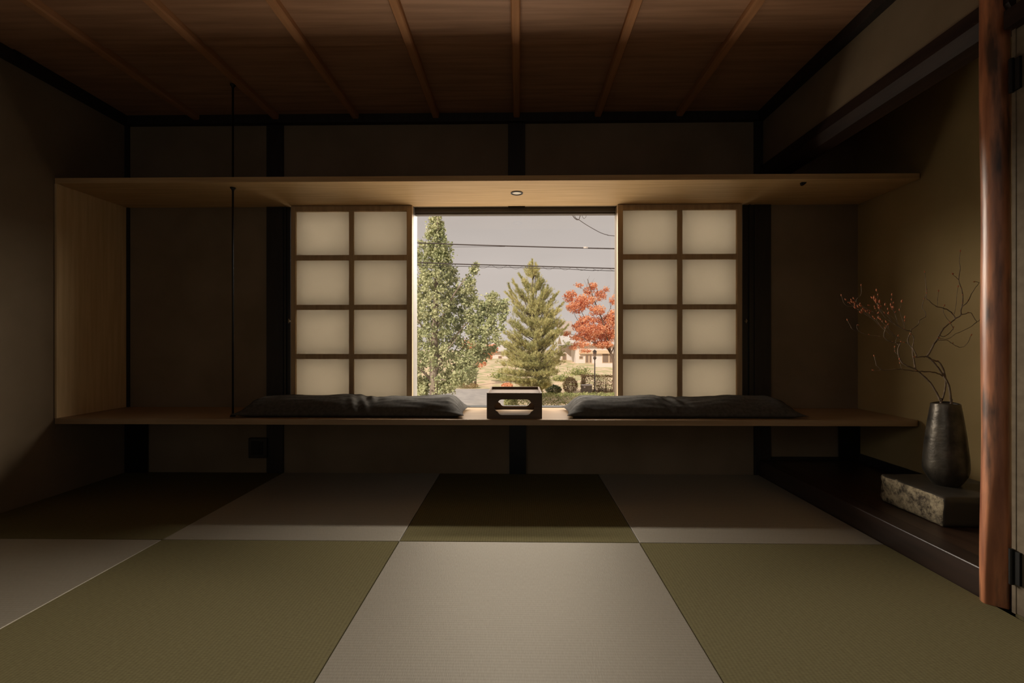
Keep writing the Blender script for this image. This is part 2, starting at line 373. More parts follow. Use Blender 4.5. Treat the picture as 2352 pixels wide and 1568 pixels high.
# ------------------------------------------------------------------ shoji screens
def shoji(p0, p1, p2, p3, p4, p5, label, name='shoji_screen'):
    """px of: outer left, paper left edge, muntin l/r, paper right edge, outer right"""
    Yf = -.034
    x = [X(p, Yf) for p in (p0, p1, p2, p3, p4, p5)]
    zt = 1.634; zb = .405
    t = thing(name, ((x[0] + x[5]) / 2, -.02, zb), label, 'sliding screen')
    zr = [.8 + (787 - p) / F * 2.766 for p in (483, 584, 596, 699, 710.5, 813, 824.5, 925)]
    f = MB()
    f.box(x[0], x[1], Yf, -.004, zb, zt); f.box(x[4], x[5], Yf, -.004, zb, zt)
    f.box(x[1], x[4], Yf, -.004, zr[0], zt); f.box(x[1], x[4], Yf, -.004, zb, zr[7])
    f.build('screen_frame', M['shojiwood'], t, bevel=.0015)
    g = MB(); g.box(x[2], x[3], Yf + .004, Yf + .016, zr[7], zr[0])
    for a, b in ((zr[2], zr[1]), (zr[4], zr[3]), (zr[6], zr[5])):
        g.box(x[1], x[2], Yf + .004, Yf + .016, a, b); g.box(x[3], x[4], Yf + .004, Yf + .016, a, b)
    g.build('lattice', M['shojiwood'], t)
    MB().box(x[1] - .001, x[4] + .001, Yf + .0162, Yf + .0168, zr[7] - .001, zr[0] + .001).build('paper', M['paper'], t)
    h = MB(); ya, yb = Yf + .017, .057
    h.box(x[0], x[1], -.004, yb, zb, zt); h.box(x[4], x[5], -.004, yb, zb, zt); h.box(x[1], x[4], -.004, yb, zr[0], zt); h.box(x[1], x[4], -.004, yb, zb, zr[7])
    h.box(x[2], x[3], ya, yb, zr[7], zr[0])
    for a, b in ((zr[2], zr[1]), (zr[4], zr[3]), (zr[6], zr[5])):
        h.box(x[1], x[2], ya, yb, a, b); h.box(x[3], x[4], ya, yb, a, b)
    h.build('shading_lattice', M['backwood'], t)  # unseen deep rear lattice, added to shade the edges of the paper
    MB().box(x[0], x[5], yb + .0002, yb + .0008, zb, zt).build('diffusing_paper', M['backpaper'], t)  # second paper layer, added to diffuse the light entering the cells
    return t, x
shoji(668, 678.5, 801, 811.5, 934, 946.5, 'paper screen left of the clear window, behind the left cushion')
shoji(1419, 1431, 1557, 1568, 1693, 1705, 'paper screen right of the clear window, behind the right cushion')
# little hook locks on the dark frames
for px, lab in ((663.5, 'tiny brass hook lock on the dark frame left of the left paper screen'), (1713, 'tiny brass hook lock on the dark frame right of the right paper screen')):
    p = at(px, 737, -.02)
    k = MB().tube([(p.x, -.006, p.z), (p.x, -.022, p.z)], .0045, 10).tube([(p.x, -.022, p.z + .012), (p.x + .005, -.026, p.z), (p.x, -.022, p.z - .012)], .0028, 8)
    tag(k.build('hook_lock', M['brass']), lab, 'lock', 'brass hook locks')

# ------------------------------------------------------------------ bench, shelf, side board
YB = -.44
def rounded_slab(x0, x1, y0, y1, z0, z1, r):
    pts = [(x0, y1), (x0, y0)]
    for k in range(9):
        a = -PI / 2 + PI / 2 * k / 8; pts.append((x1 - r + r * math.cos(a), y0 + r + r * math.sin(a)))
    pts += [(x1, y1)]
    return MB().prism(pts, z0, z1, 'z')
sh = rounded_slab(XL + .004, XR - .003, YB, -.003, 1.636, 1.664, .012).build('wall_shelf', M['lightwood'], bevel=.0012)
tag(sh, 'long pale wood shelf running above the window and both screens', 'shelf')
be = rounded_slab(XL + .004, XR - .004, YB, -.0005, .374, .403, .03).build('window_bench', M['benchwood'], bevel=.0012)
tag(be, 'long low pale wood bench under the window carrying the two cushions', 'bench')
sp = MB().box(XL + .002, X(130, YB), YB, -.014, .4035, 1.6355).build('side_board', M['lightwood_z'], bevel=.0012)
tag(sp, 'upright pale wood board joining shelf and bench at the left wall', 'board')
# recessed lamp in the shelf
p = at(1187, 442.5, -.25)
lt = thing('recessed_lamp', (p.x, -.25, 1.63), 'small round recessed lamp in the underside of the shelf above the window', 'lamp')
MB().lathe((p.x, -.25, 1.636), [(.027, .0), (.034, 0), (.034, -.004), (.027, -.005), (.026, .0)], 36).build('lamp_ring', M['darkframe'], lt, smooth=False)
MB().lathe((p.x, -.25, 1.6352), [(.0, -.0015), (.018, -.001), (.0268, 0)], 36).build('lamp_lens', M['lens'], lt)
# rod
rx = X(535, -.36)
rod = thing('suspension_rod', (rx, -.36, .403), 'thin black steel rod from ceiling to bench beside the left cushion', 'rod')
MB().tube([(rx, -.36, .404), (rx, -.36, ZC)], .0050, 12).build('rod_shaft', M['blacksteel'], rod, smooth=True)
for z, s in ((.4035, 1), (1.6355, -1), (ZC, -1)):
    MB().lathe((rx, -.36, z), [(0, 0), (.014, 0), (.014, s * .003), (.007, s * .012), (.0055, s * .018)], 20).build('rod_collar', M['blacksteel'], rod, smooth=False)
p = at(1847, 421, -.40)
hk = MB().prism([(-.011, 0), (.014, 0), (.012, -.006), (.0, -.016), (-.009, -.012)], -.008, .008)
hk.v = [(a + p.x, b - .39, c + 1.636) for a, b, c in hk.v]
tag(hk.build('rod_cap', M['blacksteel']), 'small black cap under the right part of the shelf', 'cap')
# steel brackets under the bench
def bracket(p0, p1, z0, label):
    x0, x1 = X(p0, -.014), X(p1, -.014); xm = (x0 + x1) / 2
    t = thing('bench_bracket', (xm, -.014, z0), label, 'bracket', 'black steel brackets under the bench')
    MB().box(x0, x1, -.020, -.0125, z0 + .001, .3735).build('bracket_plate', M['blacksteel'], t)
    MB().box(xm - .02, xm + .02, -.36, -.0205, .366, .3735).build('bracket_arm', M['blacksteel'], t)
    for dx in (-.025, .025):
        MB().tube([(xm + dx, -.0202, .335), (xm + dx, -.026, .335)], .006, 6).build('bolt', M['boltsteel'], t)
bracket(288, 339, 0, 'black steel bracket under the left end of the bench by the wall')
bracket(1171, 1208, 0, 'black steel bracket under the middle of the bench below the tray')
bracket(1926, 1975, .09, 'black steel bracket under the bench end, standing on the alcove floor')
# socket box
a = at(570, 1006, -.03); b = at(612, 1052, -.03)
ob = thing('outlet_box', ((a.x + b.x) / 2, 0, b.z), 'small black square outlet box low on the wall beside the left post', 'outlet')
MB().box(a.x, b.x, -.03, -.0005, b.z, a.z).build('box_body', M['darkframe'], ob, bevel=.004)
MB().box(a.x + .022, b.x - .022, -.034, -.0302, b.z + .02, a.z - .02).build('cover_plate', M['blacksteel'], ob, bevel=.001)

# ------------------------------------------------------------------ tatami mats
XS = [XL + .004, -1.453, -.484, .482, XT - .003]
YS = [-.003, SEAM, 2 * SEAM]
names = [['olive-brown mat in the rear left corner by the left wall', 'pale mat in the rear row, left of the middle, half in the bench shadow',
          'dark ribbed mat in the rear row directly under the tray and bench middle', 'pale mat in the rear row beside the alcove sill'],
         ['pale straw mat at the left edge of the photo in the near row', 'large olive green mat near left of the pale middle mat',
          'bright pale mat in the middle of the near floor', 'large olive green mat near right beside the round red log']]
for r in range(2):
    for c_ in range(4):
        pale = (r + c_) % 2 == 1
        g = .0015
        mb = MB().box(XS[c_] + g, XS[c_ + 1] - g, YS[r + 1] + g, YS[r] - g, -.055, 0)
        o = mb.build('tatami_mat', M['tatami_pale_sheen' if pale else 'tatami_olive'], bevel=.002)
        tag(o, names[r][c_], 'mat', 'square tatami mats')

# ------------------------------------------------------------------ cushions
def cushion(x0, x1, y0, y1, H, seed, dent, label):
    L = x1 - x0; W = y1 - y0; cx, cy = (x0 + x1) / 2, (y0 + y1) / 2
    nu, nv = 150, 44; top = []; bot = []
    for j in range(nv + 1):
        for i in range(nu + 1):
            u = -1 + 2 * i / nu; v = -1 + 2 * j / nv
            eu = min(1, (1 - abs(u)) / .17); ev = min(1, (1 - abs(v)) / .85)
            px = u * (L / 2) * (1 - .035 * (1 - v * v) * abs(u) ** 6)
            py = v * (W / 2) * (1 - .10 * (1 - abs(u) ** 8) * abs(v) ** 2)
            sh_ = (math.sin(eu * PI / 2) ** .75) * (math.sin(ev * PI / 2) ** .62)
            wv = Vector((u * 3.2 + seed, v * 1.2, seed))
            und = 1 + .13 * noise.noise(Vector((u * 2.6 + seed, v * .8, seed))) - .10 * math.exp(-((u - dent) / .045) ** 2) - .07 * math.exp(-((u - dent - .12) / .05) ** 2)
            wr = .0045 * noise.noise(Vector((u * 5 + seed, v * 9, 3))) + .006 * (1 - eu) * noise.noise(Vector((u * 8, v * 6 + seed, 5)))
            wr += .004 * math.exp(-((u - dent) / .12) ** 2) * math.sin((u * 60 + v * 8))
            z = H * sh_ * und
            s_ = min(1, sh_ * 3)
            top.append((cx + px, cy + py, .403 + .017 * (1 - s_) + .006 * s_ + max(z, 0) * .93 + wr * min(1, sh_ * 2) + .001))
            zb_ = .404 + .016 * (1 - min(1, sh_ * 2.2)) ** 1.0
            bot.append((cx + px, cy + py, min(zb_, top[-1][2] - .0005)))
    m = MB(); nn = (nu + 1)
    q = [(j * nn + i, j * nn + i + 1, (j + 1) * nn + i + 1, (j + 1) * nn + i) for j in range(nv) for i in range(nu)]
    m.add(top, q); m.add(bot, [f[::-1] for f in q])
    rim = [(i) for i in range(nu)]
    off = len(top)
    edge = [i for i in range(nu)] + [j * nn + nu for j in range(nv)] + [nv * nn + i for i in range(nu, 0, -1)] + [j * nn for j in range(nv, 0, -1)]
    for k in range(len(edge)):
        a_, b_ = edge[k], edge[(k + 1) % len(edge)]
        m.f.append((a_, a_ + off, b_ + off, b_))
    return tag(m.build('bench_cushion', M['cushion'], smooth=True), label, 'cushion', 'long black cushions on the bench')
cushion(X(541, -.36) + .004, X(1068, -.36), -.415, -.055, .098, 1.3, .08, 'long charcoal cushion on the bench left of the tray')
cushion(X(1300, -.36), X(1843, -.36), -.415, -.055, .096, 5.1, -.10, 'long charcoal cushion on the bench right of the tray')

# ------------------------------------------------------------------ tray stand
tx0, tx1 = X(1118, -.405), X(1245, -.405); ty0, ty1 = -.405, -.055
zt_, zb_ = .537, .4035; th = .008
txm = (tx0 + tx1) / 2
tray = thing('tray_stand', (txm, (ty0 + ty1) / 2, .4035), 'brown wooden box tray with scalloped cut-outs on the bench before the window', 'tray')
def cut_outline(n_=None):
    # cusped oblong, centred, half sizes
    a_, b_ = .106, .041
    pts = []
    # right half: middle lobe r then shoulders
    half = []
    for k in range(9):     # upper right small shoulder arc
        t = PI / 2 - PI / 2 * k / 8 * .8
        half.append((.066 + .022 * math.cos(t) - .002, .022 + (b_ - .022) * math.sin(t)))
    half.append((.088, .024))
    for k in range(1, 12):
        t = PI / 2.3 - PI / 1.15 * k / 12 * 1.0
        half.append((.080 + .026 * math.cos(t), .024 * math.sin(t) * 1.0))
    half.append((.088, -.024))
    for k in range(8, -1, -1):
        t = -(PI / 2 - PI / 2 * k / 8 * .8)
        half.append((.066 + .022 * math.cos(t) - .002, -.022 + (b_ - .022) * math.sin(t)))
    full = half + [(-x, z) for x, z in reversed(half)]
    return full
def cut_panel(y0, y1, cz):
    inner = [(txm + x, cz + z) for x, z in cut_outline()]
    hw = (tx1 - tx0) / 2; m = MB(); N_ = len(inner)
    outer = []
    z0, z1 = zb_, zt_
    for x, z in inner:
        dx, dz = x - txm, z - cz
        tA = min(hw / abs(dx) if abs(dx) > 1e-6 else 1e9, (z1 - cz) / dz if dz > 0 else (z0 - cz) / dz if dz < 0 else 1e9)
        outer.append((txm + dx * tA, cz + dz * tA))
    cor = [(tx1, z1), (tx1, z0), (tx0, z0), (tx0, z1)]
    vs = []
    for y in (y0, y1):
        vs += [(x, y, z) for x, z in inner] + [(x, y, z) for x, z in outer]
    fs = []
    B = 2 * N_
    def side(p):
        if abs(p[0] - tx1) < 1e-6: return 'r'
        if abs(p[0] - tx0) < 1e-6: return 'l'
        return 't' if p[1] > cz else 'b'
    extra = {}
    for i in range(N_):
        j = (i + 1) % N_
        s1, s2 = side(outer[i]), side(outer[j])
        mid0 = []; 
        if s1 != s2:
            key = {frozenset('tr'): 0, frozenset('rb'): 1, frozenset('bl'): 2, frozenset('lt'): 3}[frozenset((s1, s2))]
            if key not in extra:
                extra[key] = len(vs); vs += [(cor[key][0], y0, cor[key][1]), (cor[key][0], y1, cor[key][1])]
            c0, c1 = extra[key], extra[key] + 1
            fs.append((i, N_ + i, c0, N_ + j, j)); fs.append((B + i, B + j, B + N_ + j, c1, B + N_ + i))
            fs.append((N_ + i, B + N_ + i, c1, c0)); fs.append((c0, c1, B + N_ + j, N_ + j))
        else:
            fs.append((i, N_ + i, N_ + j, j)); fs.append((B + i, B + j, B + N_ + j, B + N_ + i))
            fs.append((N_ + i, B + N_ + i, B + N_ + j, N_ + j))
        fs.append((i, j, B + j, B + i))
    m.add(vs, fs); return m
cut_panel(ty0, ty0 + th, .462).build('front_board', M['tray'], tray)
cut_panel(ty1 - th, ty1, .462).build('back_board', M['tray'], tray)
for xa, xb in ((tx0, tx0 + th), (tx1 - th, tx1)):
    MB().box(xa, xb, ty0 + th, ty1 - th, zb_, zt_).build('side_board', M['tray'], tray)
MB().box(tx0 + th, tx1 - th, ty0 + th, ty1 - th, .514, .522).build('tray_top', M['tray'], tray)

# ------------------------------------------------------------------ round red log post
lx, ly = 1.462, -1.372
lg = MB(); nz = 70; nk = 40; vs = []; fs = []
for j in range(nz + 1):
    z = ZC * j / nz
    for k in range(nk):
        t = 2 * PI * k / nk
        r = .0335 * (1 + .03 * noise.noise(Vector((math.cos(t), math.sin(t), z * 3)))) + .001 * math.sin(z * 9)
        dx = .003 * math.sin(z * 2.1) ; x = r * math.cos(t); y = r * math.sin(t)
        for kz, kt, kr in ((1.42, -2.0, .004), (1.66, -1.9, .003), (1.27, -2.4, -.003), (1.18, -2.1, -.002)):
            dt = (t - kt + PI) % (2 * PI) - PI
            r2 = math.exp(-((z - kz) / .012) ** 2 - (dt / .16) ** 2) * kr
            x += r2 * math.cos(t); y += r2 * math.sin(t)
        if z < .42:                 # chiselled foot: the round is planed away towards the mat
            lim = .0335 - .011 * (1 - z / .42) ** .8
            nx_, ny_ = -.62, -.785
            d_ = x * nx_ + y * ny_
            if d_ > lim: x -= (d_ - lim) * nx_; y -= (d_ - lim) * ny_
        vs.append((lx + dx + x, ly + y, z + .0))
for j in range(nz):
    for k in range(nk): fs.append((j * nk + k, j * nk + (k + 1) % nk, (j + 1) * nk + (k + 1) % nk, (j + 1) * nk + k))
lg.add(vs, fs)
o = lg.build('log_post', M['log'], smooth=True)
tag(o, 'polished round red log post at the alcove corner, rising to the ceiling', 'post')

# ------------------------------------------------------------------ stone block
def stone():
    nx, ny, nz_ = 30, 28, 10; x0, x1, y0, y1, z0, z1 = 1.628, 1.985, -1.02, -.69, .0925, .205
    m = MB(); idx = {}; vs = []; 
    def V(i, j, k):
        if (i, j, k) in idx: return idx[(i, j, k)]
        u, v, w_ = i / nx, j / ny, k / nz_
        p = Vector((x0 + (x1 - x0) * u, y0 + (y1 - y0) * v, z0 + (z1 - z0) * w_))
        c_ = Vector(((x0 + x1) / 2, (y0 + y1) / 2, (z0 + z1) / 2)); h = Vector(((x1 - x0) / 2, (y1 - y0) / 2, (z1 - z0) / 2))
        # rounded corners
        r = .012; q = p - c_
        inn = Vector([max(-h[a_] + r, min(h[a_] - r, q[a_])) for a_ in range(3)])
        d_ = q - inn
        if d_.length > 1e-6: q = inn + d_.normalized() * r if d_.length > r else q
        p = c_ + q
        if i == 0: p.x += .006 * noise.noise(p * 22) + .004 * noise.noise(p * 60)
        elif j == 0: p.y += .003 * noise.noise(p * 18)
        if k == nz_: p.z += .0015 * noise.noise(p * 12)
        if k == 0: p.z = z0
        # the far end of the rough face is rounded off
        if v > .86 and u < .12: p.x += .02 * ((v - .86) / .14) ** 2 * (1 - u / .12)
        idx[(i, j, k)] = len(vs); vs.append(p); return idx[(i, j, k)]
    fs = []
    for a_ in range(nx):
        for b_ in range(ny):
            fs.append((V(a_, b_, 0), V(a_, b_ + 1, 0), V(a_ + 1, b_ + 1, 0), V(a_ + 1, b_, 0)))
            fs.append((V(a_, b_, nz_), V(a_ + 1, b_, nz_), V(a_ + 1, b_ + 1, nz_), V(a_, b_ + 1, nz_)))
    nt_ = len(fs)
    for c_ in range(nz_):
        for a_ in range(nx):
            fs.append((V(a_, 0, c_), V(a_ + 1, 0, c_), V(a_ + 1, 0, c_ + 1), V(a_, 0, c_ + 1)))
            fs.append((V(a_, ny, c_), V(a_, ny, c_ + 1), V(a_ + 1, ny, c_ + 1), V(a_ + 1, ny, c_)))
        for b_ in range(ny):
            fs.append((V(0, b_, c_), V(0, b_, c_ + 1), V(0, b_ + 1, c_ + 1), V(0, b_ + 1, c_)))
            fs.append((V(nx, b_, c_), V(nx, b_ + 1, c_), V(nx, b_ + 1, c_ + 1), V(nx, b_, c_ + 1)))
    m.add(vs, fs); o_ = m.build('stone_block', M['stone'], smooth=True)
    o_.data.materials.append(M['stonetop'])
    for p_ in o_.data.polygons:
        if abs(p_.normal.x) < .6: p_.material_index = 1      # sawn top and front; the left side is split stone
    return o_
tag(stone(), 'weathered rectangular stone block on the alcove floor under the vase', 'stone')

# ------------------------------------------------------------------ vase and branches
vx, vy, vz = X(2172, -.85), -.85, .205
prof = [(0, 0), (.042, 0), (.046, .003), (.058, .022), (.070, .046), (.0745, .062), (.0750, .078), (.0732, .115), (.0690, .165), (.0638, .215), (.0580, .265), (.0525, .305), (.0487, .334), (.0475, .342), (.0445, .342), (.044, .33), (.052, .27), (.062, .18), (.055, .06), (0, .05)]
va = MB().lathe((vx, vy, vz), prof, 56)
nv_ = []
for q in va.v:
    dx, dy, dz = q[0] - vx, q[1] - vy, q[2] - vz; t = math.atan2(dy, dx)
    s_ = 1 + .018 * noise.noise(Vector((math.cos(t) * 1.6, math.sin(t) * 1.6, dz * 12))) + .008 * noise.noise(Vector((math.cos(t) * 5, math.sin(t) * 5, dz * 30)))
    nv_.append((vx + dx * s_, vy + dy * s_, q[2] + (.003 * math.sin(t * 2) if dz > .33 else 0)))
va.v = nv_
o = va.build('vase', M['vase'], smooth=True)
tag(o, 'tall dark bronze vase tapering to a narrow rim, on the stone block', 'vase')

def A1(x, y): return (1920 + x / 6.918, 560 + y / 6.918)
def A2(x, y): return (1920 + x / 6.918, 740 + y / 6.918)
def wpts(pp, Yof):
    """pp = list of frame points, Yof = (start depth, end depth)"""
    out = []; m_ = len(pp)
    for i, (a_, b_) in enumerate(pp):
        Y = Yof[0] + (Yof[1] - Yof[0]) * i / max(1, m_ - 1)
        out.append(at(a_, b_, Y))
    return out
def smoothline(p, sub=3):
    r_ = []
    for i in range(len(p) - 1):
        p0, p1, p2, p3 = p[max(i - 1, 0)], p[i], p[i + 1], p[min(i + 2, len(p) - 1)]
        for k in range(sub):
            t = k / sub
            r_.append(.5 * ((2 * p1) + (p2 - p0) * t + (2 * p0 - 5 * p1 + 4 * p2 - p3) * t * t + (3 * p1 - p0 - 3 * p2 + p3) * t ** 3))
    r_.append(p[-1]); return r_
class Branch:
    def __init__(s): s.m = MB(); s.buds = MB(); s.ends = []
    def line(s, pts, r0, r1, buds=.15):
        w_ = smoothline(pts); k = len(w_)
        w_ = [q + Vector((0, 0, .0012)) * math.sin(i * 2.3) for i, q in enumerate(w_)]
        s.m.tube(w_, [r0 + (r1 - r0) * i / (k - 1) for i in range(k)], 7)
        for i in range(3, k, 3):
            if random.random() < buds: s.bud(w_[i], (w_[i] - w_[i - 1]).normalized() + Vector((random.uniform(-1, 1), random.uniform(-1, 1), 1)) * .8, .0045)
        s.bud(w_[-1], (w_[-1] - w_[-2]), .006)
    def bud(s, p_, d_, ln):
        d_ = Vector(d_)
        if d_.length < 1e-6: return
        d_.normalize(); r_ = ln * .42
        s.buds.tube([p_ - d_ * .001, p_ + d_ * ln * .4, p_ + d_ * ln * .9, p_ + d_ * ln * 1.5], [r_ * .5, r_, r_ * .8, r_ * .15], 6)
    def spray(s, base, dirv, ln, r0, lvl, wob=.6):
        d_ = Vector(dirv).normalized(); p_ = Vector(base); pts = [p_.copy()]
        for k in range(5):
            d_ = (d_ + Vector((random.uniform(-1, 1), random.uniform(-.4, .4), random.uniform(-.6, 1))) * wob * .35).normalized()
            p_ = p_ + d_ * ln / 5; pts.append(p_.copy())
            if lvl > 0 and random.random() < .75:
                s.spray(p_, d_ + Vector((random.uniform(-.8, .5), random.uniform(-.4, .4), random.uniform(-.1, 1.1))), ln * random.uniform(.4, .65), r0 * .6, lvl - 1)
        s.m.tube(pts, [r0 * (1 - .6 * i / 5) for i in range(6)], 6)
        s.bud(pts[-1], pts[-1] - pts[-2], random.uniform(.006, .011))
        if random.random() < .6: s.bud(pts[3], Vector((random.uniform(-1, 1), 0, 1)), .006)
    def done(s, label):
        o_ = s.m.build('dried_branch', M['twig'], smooth=True, origin=(vx, vy, vz + .28))
        b_ = s.buds.build('buds', M['bud'], o_, smooth=True); b_['kind'] = 'stuff'
        return tag(o_, label, 'branch', 'bare branches in the vase')
Y0 = -.85
# left leaning branch
B1 = Branch()
root = [Vector((vx + .02, vy, vz + .06)), at(*A2(1672, 1290), Y0)]
B1.line(root + wpts([A2(*q) for q in ((1665, 1260), (1600, 1120), (1500, 960), (1400, 860), (1300, 775), (1240, 735), (1130, 690), (1050, 640), (1000, 540), (985, 440), (1010, 370), (1030, 325))], (Y0, -.80)), .0042, .0022)
B1.line(wpts([A2(*q) for q in ((1030, 325), (900, 320), (780, 255), (765, 180), (790, 90), (820, 40))], (-.80, -.82)), .0022, .0012)
B1.line(wpts([A2(*q) for q in ((1010, 370), (975, 345), (950, 300), (985, 225))], (-.80, -.78)), .0016, .0009)
B1.line(wpts([A2(*q) for q in ((1000, 520), (940, 470), (935, 400))], (-.81, -.79)), .0013, .0009)
B1.line(wpts([A2(*q) for q in ((1262, 740), (1240, 600), (1220, 500), (1215, 420), (1160, 350), (1100, 322))], (-.83, -.80)), .0032, .0016)
B1.line(wpts([A2(*q) for q in ((1160, 350), (1140, 290), (1160, 220), (1195, 150), (1200, 110))] + [A1(1300, 1290), A1(1330, 1210), A1(1420, 1160), A1(1420, 1080), A1(1370, 1010), A1(1400, 880), A1(1440, 790), A1(1440, 740)], (-.80, -.77)), .0022, .0010)
B1.line(wpts([A1(*q) for q in ((1195, 1390), (1090, 1360), (1000, 1310), (900, 1250), (800, 1190), (700, 1140), (560, 1060))], (-.80, -.76)), .0022, .0009)
B1.line(wpts([A1(*q) for q in ((1020, 1500), (940, 1470), (820, 1400), (700, 1300), (600, 1200), (500, 1110), (430, 1070))], (-.80, -.80)), .0018, .0009)
for st in ((560, 1060, -.8, .5), (800, 1190, -.6, .9), (900, 1250, -.5, 1), (700, 1140, -1, .7), (1000, 1310, -.2, 1), (600, 1200, -1, .4), (940, 1460, -.6, .8), (820, 1400, -.9, .6), (1090, 1360, .1, 1)):
    B1.spray(at(*A1(st[0], st[1]), -.79), (st[2], .15, st[3]), .085, .0011, 1)
B1.line(wpts([A1(*q) for q in ((700, 1470), (530, 1450), (430, 1420), (350, 1370), (330, 1300), (340, 1285))], (-.80, -.80)), .0011, .0008)
B1.line(wpts([A1(*q) for q in ((350, 1370), (265, 1355), (225, 1290), (185, 1220))], (-.80, -.80)), .0009, .0007)
B1.line(wpts([A1(*q) for q in ((560, 1060), (420, 1060), (300, 1000), (150, 970), (90, 830))], (-.76, -.76)), .0010, .0006)
B1.line(wpts([A1(*q) for q in ((300, 1000), (330, 880), (400, 800), (400, 670))], (-.76, -.76)), .0009, .0006)
B1.done('bare branch leaning left with a dense spray of red buds')
# low horizontal branch
B2 = Branch()
B2.line([Vector((vx + .005, vy, vz + .06)), at(*A2(1676, 1290), Y0 + .01)] + wpts([A2(*q) for q in ((1680, 1250), (1720, 1130), (1742, 980), (1735, 900), (1690, 850), (1620, 812), (1530, 790), (1400, 782), (1290, 778), (1180, 765), (1050, 745), (950, 745), (800, 757), (730, 750), (650, 690), (635, 640), (610, 540))], (Y0 + .01, -.90)), .0036, .0013)
B2.line(wpts([A2(*q) for q in ((730, 750), (660, 765), (600, 770))], (-.89, -.89)), .001, .0007)
B2.line(wpts([A2(*q) for q in ((1050, 745), (1020, 660), (1010, 600))], (-.88, -.88)), .001, .0007)
B2.done('thin bare branch reaching out low and level to the left')
# right, upright branch
B3 = Branch()
R0 = Vector((vx + .01, vy - .005, vz + .06))
B3.line([R0, at(*A2(1832, 1300), Y0 - .01)] + wpts([A2(*q) for q in ((1830, 1270), (1815, 1120), (1790, 990), (1740, 890), (1680, 800), (1600, 690), (1530, 610), (1480, 565), (1440, 545), (1380, 545), (1260, 555))], (Y0 - .01, -.86)), .0046, .0024)
B3.line(wpts([A2(*q) for q in ((1740, 890), (1710, 760), (1660, 660), (1620, 622), (1540, 600), (1480, 562))], (-.86, -.86)), .0036, .0030)
B3.line(wpts([A2(*q) for q in ((1270, 555), (1280, 525), (1230, 430), (1215, 395), (1230, 340), (1235, 240), (1200, 190))], (-.86, -.84)), .0026, .0014)
B3.line(wpts([A2(*q) for q in ((1440, 545), (1500, 460), (1560, 340), (1600, 290), (1640, 210), (1680, 140), (1730, 75), (1820, 5))] + [A1(1890, 1190), A1(1850, 1110), A1(1780, 1050), A1(1700, 1020), A1(1570, 980), A1(1480, 900), A1(1430, 860), A1(1440, 790), A1(1430, 640), A1(1410, 450)], (-.86, -.82)), .0036, .0009)
B3.line(wpts([A1(*q) for q in ((1890, 1190), (1985, 1130), (1985, 1060), (2010, 950), (2015, 820), (1990, 700), (1950, 570), (1975, 390), (1960, 280), (1975, 120))], (-.85, -.86)), .0026, .0009)
B3.line(wpts([A1(*q) for q in ((1950, 570), (1910, 530), (1860, 490))], (-.86, -.86)), .0012, .0008)
B3.line(wpts([A1(*q) for q in ((2005, 1000), (2100, 910), (2150, 800), (2220, 690), (2275, 615), (2210, 600))], (-.86, -.87)), .0016, .0009)
B3.line(wpts([A1(*q) for q in ((1985, 1130), (2090, 1100), (2150, 1100), (2240, 1235), (2310, 1165))], (-.86, -.87)), .0018, .0010)
B3.line(wpts([A1(*q) for q in ((2240, 1240), (2100, 1340), (1900, 1430), (1780, 1510), (1650, 1500))], (-.87, -.86)), .0013, .0010)
B3.line(wpts([A2(*q) for q in ((1640, 210), (1740, 220), (1840, 130), (1862, 90), (1820, 20))], (-.86, -.86)), .0015, .0012)
B3.line(wpts([A2(*q) for q in ((1610, 285), (1760, 285), (1850, 340), (1930, 385), (2010, 395), (2090, 330), (2145, 210))], (-.86, -.88)), .0014, .0009)
B3.line(wpts([A1(*q) for q in ((1820, 1250), (1740, 1150), (1700, 1050), (1720, 990))], (-.86, -.84)), .0011, .0008)
B3.line(wpts([A1(*q) for q in ((1615, 985), (1615, 870), (1630, 760))], (-.85, -.84)), .0009, .0007)
B3.line(wpts([A1(*q) for q in ((1880, 1120), (1910, 960), (1920, 820), (1940, 690))], (-.85, -.84)), .0009, .0007)
B3.done('thick bare branch rising right with few twigs beside the red log')

# ------------------------------------------------------------------ outdoors
GZ = -2.9
def gy(py): return 3.7 * F / (py - 787) - 2.8      # depth of a ground point seen at row py
# ground, road, bank
gm = MB().box(-60, 60, 2, gy(893), GZ - .3, GZ)
tag(gm.build('road', M['asphalt']), None, None, None, 'structure')
gb = MB(); YA, YE, YF = gy(893), 60., 140.
NX, NY = 60, 24; vs = []; fs = []
for j in range(NY + 1):
    for i in range(NX + 1):
        x = -60 + 120 * i / NX; y = YA + (YF - YA) * (j / NY) ** 1.5
        t = min(1, (y - YA) / (YE - YA))
        z = GZ + .001 + 1.35 * t * t * (3 - 2 * t) + (.18 * noise.noise(Vector((x * .3, y * .3, 0))) * t)
        vs.append((x, y, z))
for j in range(NY):
    for i in range(NX): fs.append((j * (NX + 1) + i, j * (NX + 1) + i + 1, (j + 1) * (NX + 1) + i + 1, (j + 1) * (NX + 1) + i))
gb.add(vs, fs)
gb.add([(-60, YA, GZ), (60, YA, GZ), (60, YA, GZ - .3), (-60, YA, GZ - .3)], [(0, 1, 2, 3)])
tag(gb.build('grass_bank', M['bank'], smooth=True), None, None, None, 'structure')
b0 = at(1225, 903, gy(903)); 
bed = MB().box(X(1180, 28), 16, 22.6, YA + .3, GZ, GZ + .02)
tag(bed.build('planting_bed', M['lot']), None, None, None, 'structure')
# eaves over the window, outer wall below
struct('eaves', MB().box(-4, 4, .121, .95, 2.42, 2.52), M['darkwood'])
struct('wall_outer', MB().box(-4, 4, .121, .16, -2.9, .355), M['housewhite'])

